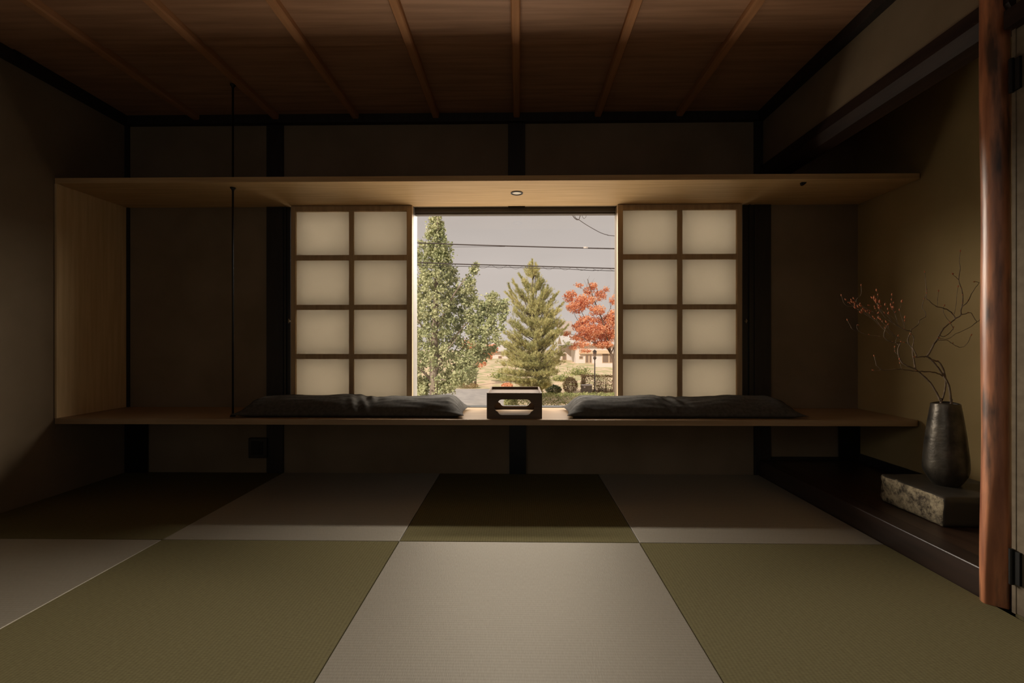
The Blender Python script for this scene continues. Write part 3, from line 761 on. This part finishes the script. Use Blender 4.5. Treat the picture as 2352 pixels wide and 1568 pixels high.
def leaf_cloud(centers, dirs, size, jitter, shape='leaf', up=0.0):
    """numpy: one small folded leaf (2 tris) per centre"""
    C_ = np.asarray(centers); n_ = len(C_)
    C_ = C_ + rng.normal(0, jitter, C_.shape)
    nrm = rng.normal(0, 1, (n_, 3)); nrm[:, 1] -= .5; nrm[:, 2] += up
    nrm /= np.linalg.norm(nrm, axis=1)[:, None]
    a_ = np.cross(nrm, rng.normal(0, 1, (n_, 3))); a_ /= np.linalg.norm(a_, axis=1)[:, None]
    b_ = np.cross(nrm, a_)
    s_ = size * rng.uniform(.6, 1.25, (n_, 1))
    P = np.stack([C_ - a_ * s_ * .5, C_ + b_ * s_ * .55 + a_ * s_ * .1 + nrm * s_ * .12, C_ + a_ * s_ * .5, C_ - b_ * s_ * .45 + nrm * s_ * .1], 1).reshape(-1, 3)
    f_ = np.arange(n_ * 4).reshape(-1, 4)
    return P, f_
def np_obj(name, P, f_, m, parent):
    me = bpy.data.meshes.new(name)
    org = np.array(parent_world(parent))
    me.vertices.add(len(P)); me.vertices.foreach_set('co', (P - org).astype(np.float32).ravel())
    k = f_.shape[1]
    me.loops.add(f_.size); me.loops.foreach_set('vertex_index', f_.astype(np.int32).ravel())
    me.polygons.add(len(f_)); me.polygons.foreach_set('loop_start', np.arange(0, f_.size, k, dtype=np.int32)); me.polygons.foreach_set('loop_total', np.full(len(f_), k, dtype=np.int32))
    me.update(calc_edges=True); me.validate(); me.materials.append(m)
    o_ = bpy.data.objects.new(name, me); COL.objects.link(o_)
    if parent: o_.parent = parent
    return o_

def plume(p0, p1, r0, r1, n_, sq=1.0):
    """points in a tapering tube between two points, denser near the skin"""
    t = rng.uniform(0, 1, n_) ** .9
    c_ = np.outer(1 - t, np.array(p0)) + np.outer(t, np.array(p1))
    d_ = rng.normal(0, 1, (n_, 3)); d_ /= np.linalg.norm(d_, axis=1)[:, None]
    r_ = (r0 + (r1 - r0) * t) * rng.uniform(.35, 1, n_) ** .5
    # clumping
    c_ = c_ + d_ * r_[:, None]
    return c_

def clump(P, k, s, frac=.75):
    """pull points toward clump centres so gaps show between tufts"""
    P = np.array(P); idx = rng.choice(len(P), k, replace=False); Cn = P[idx]
    out = P.copy()
    for i0 in range(0, len(P), 4000):
        q = P[i0:i0 + 4000]; d_ = ((q[:, None, :] - Cn[None]) ** 2).sum(-1); j = d_.argmin(1)
        out[i0:i0 + 4000] = q + (Cn[j] - q) * frac * rng.uniform(.3, 1, (len(q), 1))
    return out + rng.normal(0, s, P.shape)

# --- ginkgo
def ginkgo():
    Y = 13.8; base = at(1000, 787, Y); base.z = GZ
    t = thing('broadleaf_tree', base, 'tall green broadleaf tree filling the left side of the window view', 'tree')
    tk = MB()
    tr = [(1001, 1025), (1000, 930), (998, 900), (996, 840), (998, 760), (1002, 660), (1004, 560), (1005, 500)]
    tk.tube([at(a_, b_, Y) for a_, b_ in tr], [.24, .20, .18, .15, .12, .08, .05, .02], 14)
    limbs = [((998, 885), (1085, 810), .8), ((998, 860), (1060, 760), -.6), ((997, 830), (1130, 690), .3), ((998, 800), (930, 700), .2),
             ((999, 760), (1090, 605), -.4), ((1000, 720), (940, 620), .5), ((998, 880), (900, 800), -.5), ((1001, 700), (1030, 570), .3), ((998, 890), (1030, 870), -.9)]
    for (a_, b_, dy) in limbs:
        p0 = at(*a_, Y); p1 = at(*b_, Y + dy); mid = (p0 + p1) / 2 + Vector((0, 0, .15))
        tk.tube([p0, mid, p0.lerp(p1, .85)], [.05, .03, .010], 8)
    tk.build('trunk', M['bark'], t, smooth=True)
    pts = []
    PL = [((1003, 495), (1000, 600), 12, 38, 2600), ((1000, 600), (1000, 720), 40, 62, 4200), ((995, 720), (995, 860), 70, 66, 5600),
          ((960, 560), (930, 700), 22, 45, 1500), ((940, 690), (920, 880), 50, 55, 2200),
          ((1025, 560), (1010, 640), 18, 30, 900), ((1092, 602), (1070, 680), 7, 22, 800), ((1075, 665), (1040, 770), 22, 45, 1900), ((1045, 610), (1030, 700), 10, 30, 600),
          ((1140, 678), (1095, 755), 16, 36, 1900), ((1165, 690), (1120, 780), 8, 34, 1300), ((1110, 740), (1070, 840), 30, 36, 1900),
          ((1135, 790), (1080, 830), 14, 30, 800), ((1085, 830), (1040, 880), 26, 24, 1100), ((1035, 868), (1015, 890), 30, 18, 700), ((975, 870), (965, 905), 22, 20, 700), ((1095, 865), (1060, 880), 8, 20, 300),
          ((960, 880), (965, 925), 16, 12, 300), ((1030, 888), (1026, 905), 12, 8, 200), ((1100, 680), (1085, 740), 10, 24, 500)]
    pxm = (Y + 2.8) / F
    for a_, b_, r0, r1, n_ in PL:
        dy = rng.uniform(-.5, .6)
        P = plume(at(*a_, Y + dy), at(*b_, Y + dy * .5), r0 * pxm, r1 * pxm, int(n_ * 1.3))
        pts.append(P)
    P = np.concatenate(pts); P = clump(P, 620, .05, .82)
    V_, f_ = leaf_cloud(P, None, .082, .02, up=.5)
    np_obj('foliage', V_, f_, M['ginkgo'], t)
ginkgo()

# --- pine : whorls of limbs carrying upright needle brushes
def brushes(starts, dirs, lens, nn, nl, width):
    """needle brushes: for each shoot, nn needles of length nl set along it pointing forward-outward"""
    S = np.repeat(np.array(starts), nn, 0); D = np.repeat(np.array(dirs), nn, 0); Ln = np.repeat(np.array(lens), nn)
    t = rng.uniform(0, 1, len(S)) ** .8
    base = S + D * (Ln * t)[:, None]
    rnd = rng.normal(0, 1, S.shape); rnd -= (rnd * D).sum(1)[:, None] * D; rnd /= np.linalg.norm(rnd, axis=1)[:, None]
    nd = D * .75 + rnd * .62; nd /= np.linalg.norm(nd, axis=1)[:, None]
    sd = np.cross(nd, rng.normal(0, 1, S.shape)); sd /= np.linalg.norm(sd, axis=1)[:, None]
    L_ = nl * rng.uniform(.7, 1.2, len(S))
    P = np.stack([base - sd * width, base + sd * width, base + nd * L_[:, None]], 1).reshape(-1, 3)
    return P, np.arange(len(P)).reshape(-1, 3)
def pine():
    Y = 24.5; base = at(1237, 787, Y); base.z = GZ
    t = thing('pine_tree', base, 'yellow green pine tree with upright shoots in the middle of the window view', 'tree')
    px = (Y + 2.8) / F
    tk = MB(); tk.tube([at(1238, 932, Y), at(1237, 880, Y), at(1232, 820, Y), at(1226, 740, Y), at(1224, 660, Y), at(1223, 610, Y)], [.17, .15, .12, .08, .045, .015], 12)
    S = []; Dn = []; Ls = []
    # profile: row -> (left px, right px)
    rows = [(612, 1210, 1238), (640, 1196, 1252), (665, 1172, 1275), (690, 1165, 1285), (715, 1168, 1292), (740, 1160, 1290), (765, 1158, 1300), (790, 1150, 1308), (812, 1146, 1312), (835, 1142, 1300), (855, 1135, 1280), (872, 1150, 1262), (884, 1180, 1256)]
    for ri, (ry, l_, r_) in enumerate(rows):
        nl_ = 4 + ri * 2 if ri < 6 else 17
        for k in range(nl_):
            ang = rng.uniform(0, 2 * PI)
            ex = math.cos(ang); ey = math.sin(ang)
            cxp = 1224 + (ry - 612) * .045
            half = ((r_ - cxp) if ex > 0 else (cxp - l_)) * px * rng.uniform(.75, 1.02)
            hz = (r_ - l_) / 2 * px * .9
            tip = at(cxp, ry, Y) + Vector((ex * half, ey * hz, 0))
            rt = at(cxp, ry + 26 + half / px * .28, Y)
            if ri > 8: rt = at(cxp, ry + 6, Y)
            mid = rt.lerp(tip, .55) + Vector((0, 0, -.10))
            tk.tube([rt, mid, tip], [.032, .02, .008], 6)
            ln = (tip - rt).length
            if ri < 4: tip = rt.lerp(tip, .78); mid = rt.lerp(mid, .85)
            for q in range(int(14 + ln * 20)):
                u = rng.uniform(.22, 1.0)
                p_ = (rt.lerp(mid, u / .55) if u < .55 else mid.lerp(tip, (u - .55) / .45))
                p_ = p_ + Vector((rng.normal(0, .10), rng.normal(0, .10), rng.normal(0, .06)))
                out = Vector((ex, ey, 0)) * .55 + Vector((rng.normal(0, .45), rng.normal(0, .45), 1.0 if ri < 7 else .65))
                out.normalize()
                S.append(p_); Dn.append(out); Ls.append(rng.uniform(.16, .38) if ri < 6 else rng.uniform(.12, .28))
    # leaders at the top
    nb = len(S)
    for a_, b_ in ((1223, 596), (1214, 602), (1232, 604), (1206, 640), (1238, 640), (1192, 625), (1174, 640), (1163, 650), (1250, 655), (1262, 655), (1285, 668), (1168, 665), (1184, 655), (1240, 628), (1296, 690), (1275, 675), (1160, 622 + 45), (1300, 735), (1308, 742)):
        e_ = at(a_, b_, Y + rng.uniform(-.5, .5)); s_ = e_ - Vector(((a_ - 1223) * .012 + rng.normal(0, .05), 0, 1.0)); rt_ = at(1223 + (a_ - 1223) * .1, b_ + 80, Y)
        tk.tube([rt_, s_, e_], [.022, .014, .006], 5)
        for q in range(6):
            u = q / 6
            S.append(s_.lerp(e_, u * .85)); Dn.append(((e_ - s_).normalized() + Vector((rng.normal(0, .18), rng.normal(0, .18), 0))).normalized()); Ls.append(.30)
    nlead = len(S) - nb
    tk.build('trunk', M['barkdark'], t, smooth=True)
    P, f_ = brushes([tuple(s) for s in S], [tuple(d) for d in Dn], Ls, 24, .15, .0085)
    P2, f2 = brushes([tuple(s) for s in S[-nlead:]], [tuple(d) for d in Dn[-nlead:]], Ls[-nlead:], 90, .17, .010)
    f_ = np.concatenate([f_, f2 + len(P)]); P = np.concatenate([P, P2])
    np_obj('foliage', P, f_, M['pine'], t)
pine()

# --- orange maple
def maple(Y, trunk_px, limbs, plumes, leaf, name, label, nclump, trunk_r):
    base = at(trunk_px[0][0], 787, Y); base.z = GZ
    t = thing(name, base, label, 'tree')
    tk = MB(); tp = [at(a_, b_, Y) for a_, b_ in trunk_px]
    tk.tube(tp, [trunk_r * (1 - .55 * i / (len(tp) - 1)) for i in range(len(tp))], 10)
    for pl, dy, r_ in limbs:
        q = [at(a_, b_, Y + dy * i / (len(pl) - 1)) for i, (a_, b_) in enumerate(pl)]
        tk.tube(smoothline(q), [r_ * (1 - .8 * i / (3 * (len(q) - 1))) for i in range(3 * (len(q) - 1) + 1)], 7)
    tk.build('trunk', M['barkdark'], t, smooth=True)
    px = (Y + 2.8) / F; pts = []
    for (a_, b_, rx_, rz_, n_, dy) in plumes:
        n_ = int(n_ * 1.4)
        c_ = np.array(at(a_, b_, Y + dy)); d_ = rng.normal(0, 1, (n_, 3)); d_ /= np.linalg.norm(d_, axis=1)[:, None]
        rr = rng.uniform(.1, 1, n_) ** .4
        pts.append(c_ + d_ * rr[:, None] * np.array([rx_ * px, rx_ * px * .8, rz_ * px * 1.15]))
    P = clump(np.concatenate(pts), nclump, .05, .55)
    V_, f_ = leaf_cloud(P, None, leaf, .02, up=.9)
    np_obj('foliage', V_, f_, M['maple'], t)
    return t
maple(26.0, [(1413, 935), (1412, 890), (1411, 850), (1410, 828), (1403, 812)],
      [([(1410, 828), (1402, 810), (1390, 792), (1372, 770), (1352, 745), (1335, 715)], .8, .07), ([(1405, 815), (1398, 790), (1385, 740), (1365, 690), (1352, 650), (1349, 640)], -.4, .06),
       ([(1408, 822), (1412, 790), (1408, 740), (1400, 690)], .3, .05), ([(1390, 792), (1360, 785), (1330, 772), (1300, 765)], -.8, .04), ([(1403, 812), (1418, 780), (1435, 730)], .2, .05),
       ([(1372, 770), (1330, 740), (1312, 700)], .8, .03), ([(1365, 690), (1340, 665), (1325, 655)], 0, .015), ([(1365, 700), (1385, 668), (1400, 655)], .3, .015), ([(1385, 740), (1405, 700), (1412, 660)], .3, .02),
       ([(1345, 672), (1352, 640), (1354, 632)], -.2, .010), ([(1352, 665), (1340, 640)], -.2, .008), ([(1352, 660), (1366, 638)], -.2, .008)],
      [(1330, 655, 10, 4, 90, 0), (1362, 655, 11, 7, 200, 0), (1352, 668, 14, 8, 260, .3), (1395, 662, 9, 4, 70, 0), (1310, 680, 16, 12, 500, .2), (1345, 690, 24, 12, 900, -.2), (1325, 705, 26, 12, 900, 0), (1378, 678, 16, 12, 420, .3), (1372, 712, 20, 10, 480, -.3),
       (1408, 690, 10, 10, 180, 0), (1395, 740, 26, 16, 1300, .2), (1350, 735, 24, 10, 700, 0), (1360, 758, 36, 12, 1700, -.3), (1330, 750, 18, 10, 600, .3), (1395, 768, 28, 12, 1400, .3), (1345, 775, 36, 9, 1200, .2),
       (1335, 792, 22, 6, 330, -.5), (1300, 768, 12, 5, 120, -.6), (1385, 790, 26, 8, 900, 0), (1345, 806, 12, 3, 130, -.8), (1408, 722, 12, 10, 300, 0), (1320, 800, 14, 3, 100, -.6), (1440, 740, 22, 40, 900, .4)],
      .088, 'maple_tree', 'orange red autumn maple at the right of the window view', 420, .15)
maple(36.0, [(1091, 893), (1092, 860), (1096, 830), (1104, 810)], [([(1096, 830), (1115, 800), (1135, 790)], .3, .04), ([(1096, 830), (1080, 800), (1070, 780)], .3, .04)],
      [(1115, 812, 20, 14, 420, 0), (1090, 800, 18, 14, 350, 0), (1130, 800, 16, 10, 240, 0), (1105, 835, 14, 8, 120, 0), (1072, 790, 14, 12, 200, 0)],
      .14, 'young_maple', 'small distant orange tree between the green tree and the pine', 110, .12)

# --- shrubs and hedges
def shrub(name, label, px0, px1, py0, py1, Y, m, n_, leaf, cat='shrub', boxy=False, depth=None):
    c_ = at((px0 + px1) / 2, py1, Y); top = at((px0 + px1) / 2, py0, Y).z
    base = Vector((c_.x, Y, GZ)); t = thing(name, base, label, cat)
    hw = (px1 - px0) / 2 * (Y + 2.8) / F; h_ = top - GZ; dp = depth or hw
    if boxy:
        P = rng.uniform(-1, 1, (n_, 3)); ax = rng.integers(0, 3, n_); sg = np.where(rng.uniform(0, 1, n_) < .5, -1, 1)
        P[np.arange(n_), ax] = sg * rng.uniform(.86, 1, n_)
        P = np.array([c_.x, Y, GZ + h_ / 2]) + P * np.array([hw, dp, h_ / 2])
    else:
        d_ = rng.normal(0, 1, (n_, 3)); d_ /= np.linalg.norm(d_, axis=1)[:, None]
        P = np.array([c_.x, Y, GZ + h_ * .52]) + d_ * (rng.uniform(.5, 1, n_) ** .4)[:, None] * np.array([hw, dp, h_ * .5])
    st = MB()
    for k in range(7 if not boxy else 24):
        a_ = rng.uniform(-.6, .6) * hw; bq = rng.uniform(-.5, .5) * dp
        st.tube([(c_.x + a_ * .5, Y + bq * .5, GZ), (c_.x + a_, Y + bq, GZ + h_ * .85)], [.022, .008], 5)
    st.build('stem', M['barkdark'], t)['kind'] = 'stuff'
    V_, f_ = leaf_cloud(P, None, leaf, .03, up=.6); np_obj('foliage', V_, f_, m, t)
shrub('shrub', 'low dark green rounded shrub beyond the hedge just right of the pine', 1252, 1290, 884, 905, gy(906), M['bushdark'], 1700, .075)
shrub('shrub', 'brown rounded shrub standing between the dark shrub and the grey bin', 1292, 1327, 866, 904, gy(904), M['bushbrown'], 1900, .07)
shrub('shrub', 'small brown shrub low behind the right corner of the tray', 1230, 1247, 886, 905, gy(911), M['bushbrown'], 600, .07)
shrub('clipped_shrub', 'clipped brown green hedge behind the street lamp', 1336, 1450, 862, 900, gy(901) + .3, M['bushbrown'], 5200, .08, 'hedge', True, .5)
shrub('clipped_hedge', 'long low clipped light green hedge nearest the window on the right', 1160, 1560, 904, 950, 21.3, M['hedge'], 26000, .065, 'hedge', True, .55)
# solid hedge core so it is not see-through is leaves only; leafy litter under the pine
for (a_, b_, w_, lab) in ((1075, 890, 50, 'reddish low ground shrub left under the young orange tree'), (1165, 889, 26, 'reddish low ground shrub under the left side of the pine')):
    shrub('ground_shrub', lab, a_ - w_ / 2, a_ + w_ / 2, b_ - 9, b_ + 2, YA + .8, M['bushbrown'] if a_ < 1100 else M['maple'], 700, .09)
for k, (a_, b_, w_, h_, Y, lab) in enumerate(((1330, 857, 44, 16, 44, 'pale green tuft of grass on the bank left of the street lamp'), (1250, 850, 50, 18, 46, 'pale green tuft of grass on the bank behind the pine'), (1290, 870, 40, 10, 40, 'low green tuft on the bank above the brown shrub'), (1150, 868, 40, 20, 42, 'pale green tuft on the bank left of the pine'))):
    c_ = at(a_, b_, Y); t = thing('grass_tuft', (c_.x, Y, c_.z - .3), lab, 'grass')
    n_ = 900; P = np.array([c_.x, Y, c_.z]) + rng.normal(0, 1, (n_, 3)) * np.array([w_ * .5 * .6, 12, h_ * .4]) * (Y / F)
    V_, f_ = leaf_cloud(P, None, .16, .02, up=1); 
    o_ = np_obj('grass_blades', V_, f_, M['hedge'], t); o_['kind'] = 'stuff'
# --- grey bin
a_ = at(1337, 884, gy(905)); b_ = at(1360, 904, gy(905)); Yb = gy(905)
bn = thing('street_bin', ((a_.x + b_.x) / 2, Yb, GZ), 'small grey metal bin at the foot of the street lamp', 'bin')
MB().box(a_.x, b_.x, Yb, Yb + .6, GZ + .02, a_.z - .05).build('bin_body', M['bin'], bn, bevel=.01)
MB().box(a_.x - .03, b_.x + .03, Yb - .03, Yb + .63, a_.z - .05, a_.z).build('bin_lid', M['roofgrey'], bn)
MB().box(a_.x + .12, a_.x + .24, Yb - .01, Yb, a_.z - .2, a_.z - .1).build('notice', M['housewhite'], bn)
# --- street lamp
Yl = gy(904); q = at(1366, 904, Yl); zl = at(1366, 803, Yl).z
lp = thing('street_lamp', (q.x, Yl, GZ), 'slim dark street lamp with a lantern head before the orange maple', 'lamp')
MB().tube([(q.x, Yl, GZ), (q.x, Yl, GZ + .35), (q.x, Yl, GZ + .4), (q.x, Yl, zl - .75)], [.10, .08, .05, .04], 12).build('lamp_pole', M['lampmetal'], lp, smooth=True)
MB().lathe((q.x, Yl, zl - .75), [(.03, 0), (.12, .12), (.13, .2), (.03, .22)], 8).build('lantern_base', M['lampmetal'], lp)
MB().lathe((q.x, Yl, zl - .53), [(.09, 0), (.14, .36), (.02, .38)], 8).build('lantern_glass', M['houseglass'], lp)
MB().lathe((q.x, Yl, zl - .16), [(.18, 0), (.10, .10), (.02, .16), (0, .22)], 8).build('lantern_cap', M['lampmetal'], lp)

# --- houses beyond the bank
def house(name, label, Y, px0, px1, py_top, py_bot, wins, roofm, roof_px, ridge_py, dep=5, band=None, cat='house'):
    a_ = at(px0, py_top, Y); b_ = at(px1, py_bot, Y)
    t = thing(name, ((a_.x + b_.x) / 2, Y + dep / 2, b_.z), label, cat)
    MB().box(a_.x, b_.x, Y, Y + dep, b_.z - 1.5, a_.z).build('wall', M['housewhite'], t)
    r0, r1 = at(roof_px[0], py_top, Y - .5), at(roof_px[1], py_top, Y - .5); zr_ = at(px0, ridge_py, Y).z
    MB().prism([(Y - .6, a_.z - .05), (Y + dep / 2, zr_), (Y + dep + .6, a_.z - .05), (Y + dep + .6, a_.z + .12), (Y + dep / 2, zr_ + .18), (Y - .6, a_.z + .12)], r0.x, r1.x, 'x').build('roof', roofm, t)
    if band:
        c0, c1 = at(band[0], band[2], Y - .05), at(band[1], band[3], Y - .05)
        MB().box(c0.x, c1.x, Y - .35, Y, c1.z, c0.z).build('awning', M['housecream'], t)
    for (u0, u1, v0, v1) in wins:
        c0, c1 = at(u0, v0, Y), at(u1, v1, Y)
        f_ = MB().box(c0.x - .06, c1.x + .06, Y - .05, Y + .02, c1.z - .06, c0.z + .06).build('window', M['housecream'], t)
        MB().box(c0.x, c1.x, Y - .07, Y - .05, c1.z, c0.z).build('window_glass', M['houseglass'], f_)
    return t
house('house', 'white low house beyond the bank behind the street lamp', 54, 1322, 1470, 790, 842, [(1345, 1351, 816, 832), (1354, 1358, 816, 832), (1384, 1397, 812, 832), (1400, 1412, 812, 832), (1331, 1338, 818, 823)], M['roofgrey'], (1290, 1480), 772, band=(1330, 1400, 804, 812))
house('house', 'pale house with long eave seen between pine and maple', 60, 1285, 1345, 797, 838, [(1292, 1300, 812, 826)], M['roofgrey'], (1275, 1345), 780, cat='house')
house('house', 'far house with a pinkish tiled roof above the pine right side', 78, 1290, 1312, 760, 800, [(1296, 1302, 765, 775)], M['roof'], (1284, 1318), 738)
house('house', 'far pale house glimpsed between the green tree and the pine', 66, 1060, 1175, 806, 850, [(1120, 1130, 818, 834), (1145, 1152, 818, 834)], M['roofgrey'], (1050, 1185), 790)
# low white garden wall
c0, c1 = at(1368, 834, 50), at(1480, 848, 50)
tag(MB().box(c0.x, c1.x, 50, 50.3, c1.z - .5, c0.z).build('garden_wall', M['housewhite']), 'low white garden wall in front of the low house', 'wall')

# --- overhead cables
def cable(pts, Y, r_, label, twist=None, cat='cable', grp='overhead cables'):
    w_ = [at(a_, b_, Y) for a_, b_ in pts]
    w_ = smoothline(w_, 6)
    m = MB().tube(w_, r_, 6)
    o_ = m.build('overhead_cable', M['cable'], smooth=True)
    tag(o_, label, cat, grp)
    if twist:
        s0, s1, amp, turns = twist
        q = [w_[0].lerp(w_[-1], 0) for _ in range(0)]
        L_ = [Vector(w_[0])]
        k = []
        for i in range(turns * 12 + 1):
            u = i / (turns * 12); p_ = at(s0[0] + (s1[0] - s0[0]) * u, s0[1] + (s1[1] - s0[1]) * u, Y)
            k.append(p_ + Vector((0, amp * math.cos(i * PI / 6), amp * math.sin(i * PI / 6))))
        MB().tube(k, .004, 5).build('binding_wire', M['cable'], o_)
    return o_
Yc = 12.0
cw = cable([(500, 545), (955, 557.5), (1040, 561), (1190, 565.5), (1415, 571), (1900, 580)], Yc, .019, 'upper thick overhead cable crossing the sky')
p = at(1345, 568.5, Yc)
MB().tube([(p.x - .07, Yc, p.z), (p.x + .07, Yc, p.z)], .03, 8).build('cable_joint', M['porcelain'], cw)
cable([(500, 558), (955, 566.5), (1160, 566)], Yc + .4, .006, 'hair thin wire just under the upper cable on the left')
cable([(500, 588), (955, 602.5), (1040, 606), (1190, 610), (1415, 616.5), (1900, 630)], Yc, .019, 'lower thick overhead cable crossing above the pine')
cable([(500, 600), (1040, 611), (1190, 614.5), (1290, 617), (1360, 621), (1415, 622), (1900, 640)], Yc + .1, .010, 'thinner wire hanging just below the lower cable', twist=((1080, 612), (1420, 619), .05, 9))
cable([(1300, 470), (1316, 488), (1322, 500), (1331, 505.5), (1345, 515), (1362, 525), (1380, 534.5), (1396, 539.5), (1415, 542), (1600, 560)], Yc - 1, .009, 'single wire falling to the right edge of the window view')
cable([(1305, 470), (1313, 490), (1320, 501), (1327, 504.5), (1331, 501), (1334, 485), (1335, 470)], Yc - 1.1, .012, 'hanging black cable loop at the top right of the window')
cable([(1336, 470), (1336, 490), (1340, 501), (1345, 499), (1349, 488), (1356, 482), (1364, 480)], Yc - 1.1, .006, 'thin wire loop beside the hanging cable loop')
cable([(1282, 478), (1290, 490), (1302, 492), (1312, 488), (1320, 470)], Yc - .8, .008, 'shallow wire curve left of the hanging loop')
cable([(1345, 476), (1356, 490), (1364, 493), (1375, 491), (1385, 486), (1400, 478)], Yc - 1, .009, 'shallow double curve of wire right of the hanging loop')

# ------------------------------------------------------------------ light
wd = bpy.data.worlds.new('sky'); scn.world = wd; wd.use_nodes = True
nt = wd.node_tree; N = nt.nodes; L = nt.links; bg = N['Background']
tc = N.new('ShaderNodeTexCoord'); sx = N.new('ShaderNodeSeparateXYZ'); cr = N.new('ShaderNodeValToRGB')
L.new(tc.outputs['Generated'], sx.inputs[0]); L.new(sx.outputs['Z'], cr.inputs[0])
e = cr.color_ramp.elements
e[0].position = 0.0; e[0].color = (.70, .615, .56, 1); e[1].position = .28; e[1].color = (.565, .50, .455, 1)
no = N.new('ShaderNodeTexNoise'); no.inputs['Scale'].default_value = 2.5; no.inputs['Detail'].default_value = 3
mpn = N.new('ShaderNodeMapping'); mpn.inputs['Scale'].default_value = (1, 1, 4)
L.new(tc.outputs['Generated'], mpn.inputs[0]); L.new(mpn.outputs[0], no.inputs['Vector'])
mr = N.new('ShaderNodeMapRange'); mr.inputs['From Min'].default_value = .3; mr.inputs['From Max'].default_value = .7; mr.inputs['To Min'].default_value = .95; mr.inputs['To Max'].default_value = 1.05
L.new(no.outputs['Fac'], mr.inputs['Value'])
L.new(cr.outputs[0], bg.inputs['Color']); L.new(mr.outputs[0], bg.inputs['Strength'])

sd = bpy.data.lights.new('sun', 'SUN'); sd.energy = 4.0; sd.color = (1.0, .90, .76); sd.angle = math.radians(1.0)
so = bpy.data.objects.new('sun', sd); COL.objects.link(so)
so.rotation_euler = Vector((.45, .72, -.62)).to_track_quat('-Z', 'Y').to_euler()

def area(name, loc, d, sx_, sy_, power, col, spread=PI):
    l = bpy.data.lights.new(name, 'AREA'); l.shape = 'RECTANGLE'; l.size = sx_; l.size_y = sy_; l.energy = power; l.color = col; l.spread = spread
    o_ = bpy.data.objects.new(name, l); COL.objects.link(o_); o_.location = loc
    o_.rotation_euler = Vector(d).to_track_quat('-Z', 'Y').to_euler(); return o_
area('daylight_fill_high', (0, 2.5, 3.57), (0, -.72, -.69), 5.0, .16, 330, (1.0, .93, .83))  # added strip lamp outside the window, stands in for high sky light
area('daylight_fill_left', (-5.3, 3.3, 2.7), (.5, -.85, -.15), 7.5, 1.2, 1500, (1.0, .90, .76))  # added lamp out of view, brightens the alcove wall and log
area('daylight_fill_right', (5.3, 3.3, 2.7), (-.5, -.85, -.15), 7.5, 1.2, 1800, (1.0, .90, .76))  # added mirror of the left lamp, lifts the left wall and side board
area('ground_bounce_fill', (0, .75, -.1), (0, -.6, .8), 5.0, .5, 62, (1.0, .86, .66))  # added lamp below the sill, imitates bounce off sunlit ground
area('back_fill', (-.4, -3.96, 1.1), (0, 1, 0), 3.4, 1.8, 3.6, (1.0, .98, .92))  # added ambient fill in front of the closed back wall
area('left_rear_fill', (-2.42, -2.9, 1.5), (2.1, .7, -1.5), 1.4, .8, 4.5, (1.0, .96, .86), math.radians(75))  # added fill on the closed left wall, lifts the near floor

# ------------------------------------------------------------------ camera and colour
cd = bpy.data.cameras.new('camera'); co = bpy.data.objects.new('camera', cd); COL.objects.link(co)
cd.sensor_width = 36; cd.lens = F / 2352 * 36; cd.shift_y = 3 / 2352; cd.clip_end = 500; cd.clip_start = .02
co.location = CAM; co.rotation_euler = (PI / 2, 0, YAW); scn.camera = co
scn.view_settings.view_transform = 'Standard'; scn.view_settings.look = 'None'; scn.view_settings.gamma = 1; scn.view_settings.exposure = 0
scn.view_settings.use_curve_mapping = False
cy = scn.cycles
cy.use_denoising = True; cy.max_bounces = 10; cy.diffuse_bounces = 6; cy.transparent_max_bounces = 12; cy.sample_clamp_indirect = 4
cy.caustics_reflective = False; cy.caustics_refractive = False
